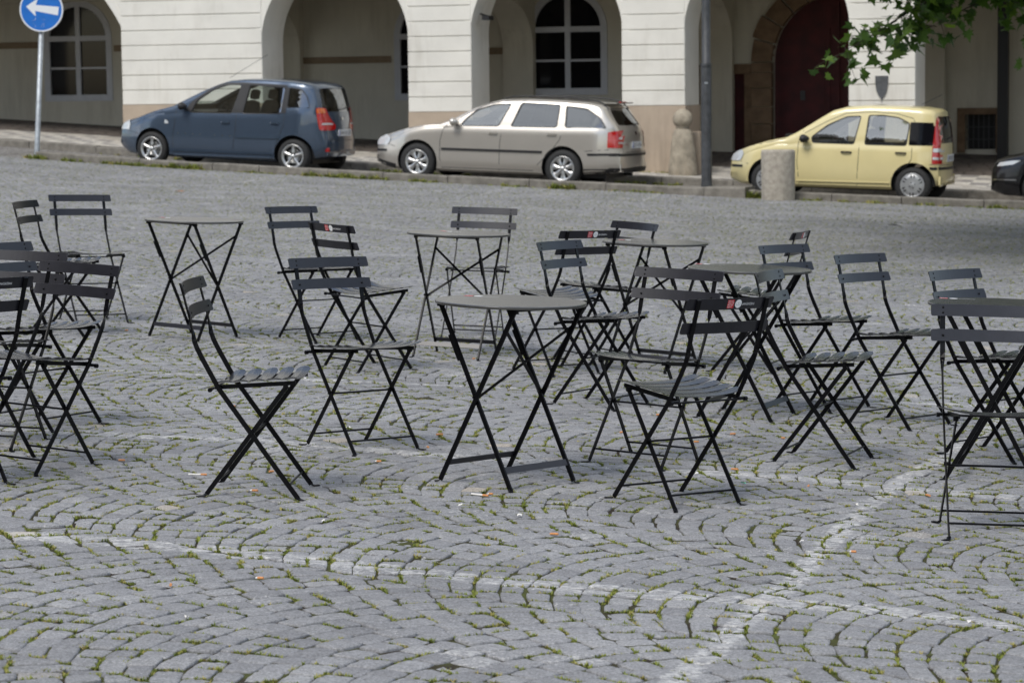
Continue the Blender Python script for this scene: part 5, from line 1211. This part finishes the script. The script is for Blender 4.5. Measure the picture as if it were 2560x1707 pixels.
# --- pale yellow small hatchback
def ex_yellow(root, bvh, S):
    plate(root, bvh, 2.8, -.26, .26, .66, .77, '1A9 8352'); rear_wiper(root, bvh, 0, 1.02, .38, 1.05)
    MB().use('dark').tube([(2.30, 0, 1.55), (2.62, 0, 1.72)], .005, 5).build('aerial', root)
    MB().use('dark').box((.16, -.35, .985), (.26, .20, 1.02)).build('windscreen_wiper', root)
YEL = dict(name='small_hatchback', kx=1.02, kr=.93, kz=.985, bow=.10, bowf=.05, paint='p_yellow', w=1.58, R=.287, wb=2.30, rim=.19, style='cap', tum=.18, lf=.70, lr=.36, nf=.34, nr=.16, arch=.06,
    top=[(-.70, .46), (-.69, .60), (-.655, .69), (-.56, .755), (-.39, .825), (-.05, .93), (.25, .995), (.42, 1.09), (.58, 1.195), (.80, 1.345), (.96, 1.45), (1.17, 1.515), (1.53, 1.545), (2.02, 1.545), (2.38, 1.532), (2.58, 1.505), (2.65, 1.46), (2.70, 1.30), (2.74, 1.08), (2.76, .92), (2.775, .66), (2.81, .60), (2.815, .45), (2.79, .34)],
    bot=[(-.70, .27), (-.5, .20), (.3, .19), (2.0, .20), (2.5, .24), (2.79, .30)], belt=[(-.7, .58), (-.3, .76), (.1, .87), (.4, .895), (1.5, .905), (2.8, .915)],
    cab=(.36, 2.60), cfloor=.42, wtrim=True, windows=[([(.70, .925), (1.34, .925), (1.43, 1.37), (1.20, 1.35), (.93, 1.21), (.68, 1.02)], 'glass_l'), ([(1.53, .925), (2.17, .930), (2.20, 1.28), (2.02, 1.36), (1.80, 1.385), (1.57, 1.385)], 'glass_l')],
    shields=[(1.03, 1.42, .60, .54, -.1, 1.5), (.97, 1.40, .56, .52, 2.3, 3.2)], sglass=['glass_l', 'glass_d'], seatx=1.05, seatd=.80, seatz=.44, dash=.40, dashz=.95,
    patches=[('headlight', [(-.655, .575), (-.48, .59), (-.43, .70), (-.46, .765), (-.56, .735), (-.64, .66)], 'y', 'lens', .006, True, .03), ('headlight', [(-.66, .58), (-.38, .58), (-.40, .70), (-.56, .73)], 'f', 'lens', .006, False, .03), ('headlight', [(.66, .58), (.38, .58), (.40, .70), (.56, .73)], 'f', 'lens', .006, False, .03),
        ('grille', [(-.30, .58), (.30, .58), (.26, .65), (-.26, .65)], 'f', 'dark', .005, False, .02), ('air_intake', [(-.42, .30), (.42, .30), (.40, .40), (-.40, .40)], 'f', 'dark', .005, False, .03),
        ('quarter_panel_glass', [(2.215, .930), (2.60, .935), (2.66, 1.30), (2.22, 1.30)], 'y', 'glassd', .004, True, .02),
        ('bumper_insert', [(-.69, .475), (-.44, .48), (-.44, .52), (-.685, .515)], 'y', 'dark', .007, True, .01), ('bumper_insert', [(2.58, .545), (2.815, .555), (2.815, .60), (2.56, .59)], 'y', 'dark', .007, True, .01), ('bumper_insert', [(-.74, .545), (.74, .545), (.74, .59), (-.74, .59)], 'x', 'dark', .007, False, .01),
        ('tail_light', [(2.60, .64), (2.75, .64), (2.75, .93), (2.735, 1.10), (2.70, 1.28), (2.655, 1.40), (2.62, 1.40), (2.61, 1.1), (2.60, .93)], 'y', 'tred', .008, True, .02), 
        ('reversing_lens', [(2.61, .89), (2.74, .89), (2.74, .83), (2.61, .83)], 'y', 'lens', .011, True, .01), ('indicator_lens', [(2.61, .75), (2.74, .75), (2.74, .71), (2.61, .71)], 'y', 'lens', .011, True, .01)],
    gaps=[[(.54, 1.12), (.47, .95), (.46, .60), (.50, .25)], [(1.44, .90), (1.43, .5), (1.42, .25)], [(2.27, .90), (2.27, .70), (2.20, .60), (2.02, .50), (1.92, .27)], [(.50, .27), (1.92, .29)], [(-.48, .57), (-.34, .54)], [(-.5, .78), (.25, .97)], [(.56, 1.07), (.90, 1.27), (1.2, 1.41), (1.6, 1.445), (2.0, 1.43), (2.26, 1.36), (2.29, 1.30)], [(2.45, .63), (2.62, .63)]],
    rgaps=[[(-.60, .62), (.60, .62)]],
    bars=[('sill_moulding', [(.44, .30), (1.95, .32)], 'p_yellow', .02, .01)],
    handles=[(1.24, .785), (2.10, .80)], handle_m='dark', mirror=(.58, .985), mirror_m='dark', extra=ex_yellow)
def ex_black(root, bvh, S): plate(root, bvh, 3.6, -.26, .26, .72, .83, '4A2 7715')
BLACK = dict(name='black_saloon', paint='p_black', w=1.80, R=.316, wb=2.65, rim=.205, style='five', tum=.40, lf=.95, lr=.6, nf=.36, nr=.2, arch=.05,
    top=[(-.90, .40), (-.885, .60), (-.83, .70), (-.70, .755), (-.40, .83), (.2, .93), (.5, .98), (.9, 1.16), (1.3, 1.34), (1.6, 1.41), (2.1, 1.43), (2.6, 1.38), (3.0, 1.22), (3.3, 1.06), (3.7, 1.04), (3.80, .98), (3.84, .7), (3.85, .5), (3.82, .34)],
    bot=[(-.90, .24), (-.7, .17), (.3, .16), (2.2, .17), (3.1, .22), (3.82, .28)], belt=[(-.9, .58), (-.3, .78), (.3, .90), (1.5, .94), (3.0, .98), (3.8, .97)],
    cab=(.6, 3.0), cfloor=.40, windows=[([(.92, .97), (1.55, .98), (1.68, 1.33), (1.4, 1.30), (1.1, 1.15)], 'glass_d'), ([(1.68, .98), (2.40, 1.0), (2.50, 1.30), (1.80, 1.34)], 'glass_d')],
    shields=[(1.02, 1.34, .64, .52, .3, 1.9), (1.10, 1.32, .58, .48, 2.6, 3.4)], sglass=['glass_d', 'glass_d'], seatx=1.35, seatd=.85, seatz=.36, dash=.62, dashz=.92,
    patches=[('headlight', [(-.76, .62), (-.48, .665), (-.36, .735), (-.50, .725), (-.72, .685)], 'y', 'lens', .002, True, .02),
        ('grille', [(-.40, .34), (.40, .34), (.34, .68), (-.34, .68)], 'f', 'dark', .005, False, .03), ('chrome_strip', [(-.85, .405), (-.42, .42), (-.42, .432), (-.85, .417)], 'y', 'chrome', .006, True, 0),
        ('tail_light', [(3.5, .78), (3.82, .80), (3.82, .95), (3.55, .95)], 'y', 'tred', .007, True, .02)],
    gaps=[[(.60, .96), (.50, .80), (.46, .25)], [(1.60, .95), (1.56, .25)], [(2.5, .98), (2.2, .5), (2.1, .28)], [(-.55, .60), (-.38, .57)], [(-.6, .78), (.45, .93)]],
    bars=[], handles=[(1.42, .84), (2.36, .86)], handle_m='p_black', mirror=(.82, 1.0), mirror_m='p_black', extra=ex_black)
def none_filter(S): S['patches'] = [p for p in S['patches'] if p[3] != 'none']
def place_car(S, u, v, wb_scale, label, cat='car', du=0):
    none_filter(S); o = make_car(S); u2 = u + S['wb'] * wb_scale; z0, z1 = float(G(u)) - .015, float(G(u2)) - .015
    a = math.atan2(z1 - z0, u2 - u); X = (SU * math.cos(a) + Vector((0, 0, math.sin(a)))).normalized(); Y = SV.copy(); Z = X.cross(Y)
    m = Matrix((X, Y, Z)).transposed().to_4x4(); m = m @ Matrix.Diagonal((wb_scale, wb_scale, wb_scale, 1)); m.translation = W(u, v, z0); o.matrix_world = m
    tag(o, label, cat, 'cars parked along the kerb'); return o
place_car(BLUE, -6.74, .88, 1.0, 'dark blue-grey people carrier parked at the left end of the row')
place_car(CHAMP, -1.70, .89, 1.0, 'champagne silver estate car with black roof rails parked in the middle')
place_car(YEL, 4.41, .80, 1.0, 'pale yellow small hatchback parked behind the round concrete bollard')
place_car(BLACK, 8.78, 1.0, 1.0, 'black car at the right edge, only its front corner and headlight in the photo')

# ------------------------------------------------------------------ tree reaching in from the right, litter on the setts
tr = empty('plane_tree', (9.3, 28.8, float(gz(9.3, 28.8)) - .05), 'broad-leaved tree whose leafy branches hang into the upper right corner', 'tree')
TO = Vector(tr.location)
rt = random.Random(21)
def wl(p): return Vector(p) - TO
def bez(a, b, c, d, n=12):
    out = []
    for i in range(n + 1): t = i / n; out.append((1 - t) ** 3 * a + 3 * t * (1 - t) ** 2 * b + 3 * t * t * (1 - t) * c + t ** 3 * d)
    return out
m = MB().use('bark'); tk = [Vector((0, 0, -.2)), Vector((.05, 0, .6)), Vector((-.05, .1, 1.8)), Vector((.0, .1, 3.0)), Vector((.1, 0, 4.4)), Vector((.3, -.1, 6.5)), Vector((.2, .1, 8.5))]
m.tube(tk, [.34, .26, .23, .22, .2, .13, .05], 14); m.build('trunk', tr)
leafV, leafF, leafR = [], [], []
LP = [(0, 0), (.10, -.02), (.30, -.10), (.26, .06), (.46, .12), (.30, .22), (.38, .44), (.20, .38), (.12, .52), (.0, .80)]
LP = LP + [(-x, y) for x, y in LP[-2:0:-1]]
def leaf(p, size, droop):
    n = Vector((rt.gauss(0, .55), rt.gauss(0, .55), rt.uniform(.2, 1.0))).normalized(); a = Vector((rt.gauss(0, 1), rt.gauss(0, 1), -droop)); a = (a - n * a.dot(n)).normalized(); b = n.cross(a)
    o = len(leafV); fold = rt.uniform(.05, .35)
    for x, y in LP: leafV.append(tuple(p + a * y * size + b * x * size + n * (abs(x) * fold - y * y * .25) * size))
    leafF.append([o + i for i in range(len(LP))]); v = min(1, max(0, rt.gauss(.45, .25))); leafR.extend([v] * len(LP))
brs = []
def branch(pts, r0, r1, twigs, sub=True, dens=1.0, size=.215):
    n = len(pts); m_ = MB().use('bark').tube(pts, list(np.linspace(r0, r1, n)), 6); brs.append(m_)
    for i in range(1, n):
        t = i / (n - 1)
        if t < .25: continue
        for _ in range(twigs):
            p = pts[i] + Vector((rt.gauss(0, .03), rt.gauss(0, .03), rt.gauss(0, .03))); d = Vector((rt.gauss(0, .22), rt.gauss(0, .22), rt.gauss(-.03, .13)))
            q = p + d; m_.tube([p, p + d * .5 + Vector((0, 0, .02)), q], [.006, .004, .002], 4)
            for _ in range(int(rt.uniform(4, 9) * dens)): leaf(p.lerp(q, rt.uniform(.3, 1.1)) + Vector((rt.gauss(0, .07), rt.gauss(0, .07), rt.gauss(-.03, .06))), size * rt.uniform(.65, 1.15), .5)
def ray(px, py, Y):
    """helper used once to note where the hanging twigs are: returns a world point at depth Y"""
    q = (px - 1280) / 6313.9; zz = (231.16 - .012 * (px - 1280) - py) / 6313.9; return Vector((q * Y, Y, HC + zz * Y))
T0 = TO + Vector((.1, 0, 4.0))
# main limb that dips towards the left, then the hanging tip
tipA = [Vector((9.6, 31.0, 3.9)), Vector((7.6, 30.6, 3.25)), Vector((6.4, 30.4, 2.95)), Vector((5.5, 30.3, 2.62)), Vector((4.9, 30.2, 2.38)), Vector((4.4, 30.2, 2.10)), Vector((4.05, 30.1, 1.92))]
def smoothpts(P, k=4):
    out = []
    for i in range(len(P) - 1):
        p0, p1, p2, p3 = P[max(0, i - 1)], P[i], P[i + 1], P[min(len(P) - 1, i + 2)]
        for j in range(k):
            t = j / k; out.append(.5 * ((2 * p1) + (-p0 + p2) * t + (2 * p0 - 5 * p1 + 4 * p2 - p3) * t * t + (-p0 + 3 * p1 - 3 * p2 + p3) * t ** 3))
    return out + [P[-1]]
def L_(*P): return [wl(p) for p in smoothpts([Vector(q) for q in P])]
branch(L_(T0, (8.8, 30.2, 3.95), (7.6, 30.6, 3.3), (6.2, 30.4, 2.95)), .09, .03, 0)
branch(L_((6.2, 30.4, 2.95), (5.4, 30.3, 2.72), (4.8, 30.25, 2.45), (4.35, 30.2, 2.18), (3.98, 30.1, 1.98)), .02, .004, 2, dens=.9)
branch(L_((5.4, 30.3, 2.72), (5.05, 30.2, 2.45), (4.75, 30.1, 2.22)), .010, .003, 2, dens=.8)
branch(L_((6.2, 30.4, 2.95), (5.7, 30.2, 2.60), (5.2, 30.1, 2.36), (5.05, 30.0, 2.28)), .012, .003, 1, dens=.8)
branch(L_((6.2, 30.4, 2.95), (5.5, 30.2, 3.0), (4.7, 30.1, 2.9), (4.3, 30, 2.72)), .012, .003, 2, dens=1)
branch(L_((7.6, 30.6, 3.3), (7.1, 30.5, 2.85), (6.4, 30.4, 2.66), (5.9, 30.3, 2.52)), .015, .003, 2, dens=.8)
branch(L_((7.6, 30.6, 3.3), (7.0, 30.2, 2.9), (6.5, 30.0, 2.45), (6.25, 29.9, 2.20)), .012, .003, 2, dens=.6, size=.18)
branch(L_((7.6, 30.6, 3.3), (6.6, 30.2, 3.15), (5.4, 30.0, 3.05), (4.4, 29.9, 2.95)), .015, .004, 4, dens=1.3)
branch(L_((7.8, 30.6, 3.2), (6.8, 30.7, 3.05), (5.9, 30.7, 2.95), (5.2, 30.7, 2.85)), .015, .004, 4, dens=1.4)
# limbs and the rest of the crown above and beyond the frame
for k in range(26):
    a = rt.uniform(0, 2 * PI); z0 = rt.uniform(3.2, 6.5); l_ = rt.uniform(3.5, 7.6) * (1 - max(0, z0 - 5) * .12); e = Vector((math.cos(a) * l_, math.sin(a) * l_, z0 + rt.uniform(.2, 1.8)))
    b_ = [Vector((0, 0, z0)), Vector((math.cos(a) * l_ * .4, math.sin(a) * l_ * .4, z0 + .8)), e]; branch(smoothpts(b_, 6), .06, .01, 0)
    for _ in range(14):
        t = rt.uniform(.35, 1); p = b_[0].lerp(b_[2], t) + Vector((0, 0, .5 * math.sin(PI * t))); q = p + Vector((rt.gauss(0, .9), rt.gauss(0, .9), rt.gauss(.1, .55)))
        m_ = brs[-1]; m_.tube([p, p.lerp(q, .5) + Vector((0, 0, .1)), q], [.015, .01, .004], 4)
        for _ in range(74): leaf(p.lerp(q, rt.uniform(.2, 1.1)) + Vector((rt.gauss(0, .45), rt.gauss(0, .45), abs(rt.gauss(0, .3)))), .22 * rt.uniform(.7, 1.2), .4)
# low outer foliage over the square, above the top edge of the view
n_ = 0
while n_ < 230:
    c = Vector((rt.gauss(6.6, 2.2), rt.gauss(27.5, 3.2), rt.uniform(3.2, 6.0)))
    if c.x < 1.6 or (abs(c.x) / c.y < .235 and c.z < HC + .041 * c.y + .55): continue
    n_ += 1; p0 = wl(c); brs[-1].tube([p0 + Vector((.9, .3, .5)), p0 + Vector((.4, .1, .25)), p0], [.015, .009, .003], 4)
    for _ in range(75):
        q = p0 + Vector((rt.gauss(0, .42), rt.gauss(0, .42), rt.gauss(.1, .2))); w_ = q + TO
        if abs(w_.x) / w_.y < .215 and w_.z < HC + .0385 * w_.y + .12: continue
        leaf(q, .22 * rt.uniform(.7, 1.2), .4)
for a_, b_ in (((7.8, 30.4, 3.15), (5.6, 30.1, 2.88)), ((8.2, 30.2, 3.1), (6.6, 29.9, 2.78)), ((7.6, 30.8, 3.2), (5.0, 30.5, 2.98)), ((8.4, 30.0, 3.0), (7.2, 29.8, 2.72)), ((7.2, 30.2, 3.1), (4.9, 30.0, 2.70))):
    branch(L_(a_, tuple((Vector(a_) + Vector(b_)) / 2 + Vector((0, 0, .06))), b_), .012, .003, 4, dens=1.1, size=.2)
for m_ in brs: m_.build('branch', tr, clean=False)
me = bpy.data.meshes.new('crown'); me.from_pydata(leafV, [], leafF); me.materials.append(M['leaf']); me.update()
at = me.attributes.new('rnd', 'FLOAT', 'POINT'); at.data.foreach_set('value', np.array(leafR, dtype=np.float32))
o = bpy.data.objects.new('crown', me); COL.objects.link(o); o.parent = tr

# cigarette ends, scraps
def drop(mb_fn, name, x, y, rot, label, cat, group=None, lift=.0):
    o = mb_fn().build(name); n = Vector((GX, 0, 1)).normalized(); o.rotation_euler = (0, R(-2.1) * -1, rot); o.location = (x, y, float(gz(x, y)) + .0015 + lift); return tag(o, label, cat, group)
def butt_fn(k):
    def f():
        m = MB(); l_ = (.026, .032, .022)[k % 3]; m.use('butt').tube([(-l_ / 2, 0, .004), (l_ * .25, 0, .0042)], .0042, 8)
        m.use('paper' if k % 2 else 'butt').tube([(l_ * .25, 0, .0042), (l_ / 2, .001, .0038)], [.004, .0034], 8); return m
    return f
def cig_fn():
    m = MB(); m.use('paper').tube([(-.036, 0, .004), (.012, 0, .004)], .004, 8); m.use('butt').tube([(.012, 0, .0041), (.036, 0, .0042)], .0042, 8); return m
def scrap_fn(k, s=.03, mk='paper'):
    def f():
        r0 = random.Random(k); m = MB().use(mk); n = 7; vs = [(0, 0, .008 * r0.random() + .002)] + [(s * r0.uniform(.5, 1) * math.cos(2 * PI * i / n), s * .6 * r0.uniform(.5, 1) * math.sin(2 * PI * i / n), r0.uniform(.001, .012)) for i in range(n)]
        m.add(vs, [(0, i + 1, (i + 1) % n + 1) for i in range(n)]); return m
    return f
BU = [(-1.6, 10.22), (-.99, 9.53), (-.97, 10.02), (-.56, 10.37), (.14, 8.74), (1.16, 8.54), (1.01, 11.51), (1.18, 10.0), (.82, 11.21), (-.80, 7.81), (.92, 10.4), (-.37, 10.83), (-1.34, 12.06), (-.6, 15.31), (-2.4, 15.67), (.01, 10.27), (1.63, 9.83), (-.22, 14.5), (.5, 11.47), (.71, 12.14), (1.23, 11.41), (-1.06, 7.67), (-.33, 11.24), (-.09, 9.59)]
b0 = [None] * 6
for i, (x, y) in enumerate(BU):
    drop(butt_fn(i), 'cigarette_end', x, y, random.uniform(0, 3), 'orange cigarette end lying on the grey setts', 'litter', 'orange cigarette ends on the setts')
WS = [(-1.73, 14.76), (-.95, 12.76), (-.29, 14.87), (1.25, 8.94), (1.31, 9.55), (-.95, 7.2), (.33, 9.54), (-1.95, 9.78), (.75, 10.25), (-.68, 8.88), (-1.25, 11.9), (-.75, 11.4), (.3, 12.9), (1.5, 12.4), (-.2, 9.3), (.02, 9.1), (-.05, 9.2), (-1.1, 13.3), (.2, 13.6), (1.9, 9.3), (1.0, 8.7), (-.3, 8.2), (1.35, 7.4), (-.1, 13.1)]
for i, (x, y) in enumerate(WS):
    drop(scrap_fn(i, .008 + .008 * random.random()), 'paper_scrap', x, y, random.uniform(0, 3), 'tiny white scrap of paper lying on the setts', 'litter', 'tiny white scraps on the setts')
drop(cig_fn, 'cigarette', -.13, 9.56, -.45, 'unsmoked white cigarette lying in front of the middle round table', 'cigarette')
drop(cig_fn, 'cigarette', -1.25, 9.89, .1, 'pale cigarette lying left of the lone chair in side view', 'cigarette')
drop(scrap_fn(90, .02, 'mint'), 'mint_scrap', .92, 10.02, .4, 'mint green bit of plastic on the setts behind the big badged chair', 'litter')
drop(scrap_fn(91, .16), 'white_paper', 5.14, 33.67, .2, 'crumpled white paper on the shaded setts at the right', 'litter')
drop(scrap_fn(92, .10, 'leaf_o'), 'fallen_leaf', -4.84, 37.0, .4, 'single orange fallen leaf on the far setts in front of the blue car', 'leaf')
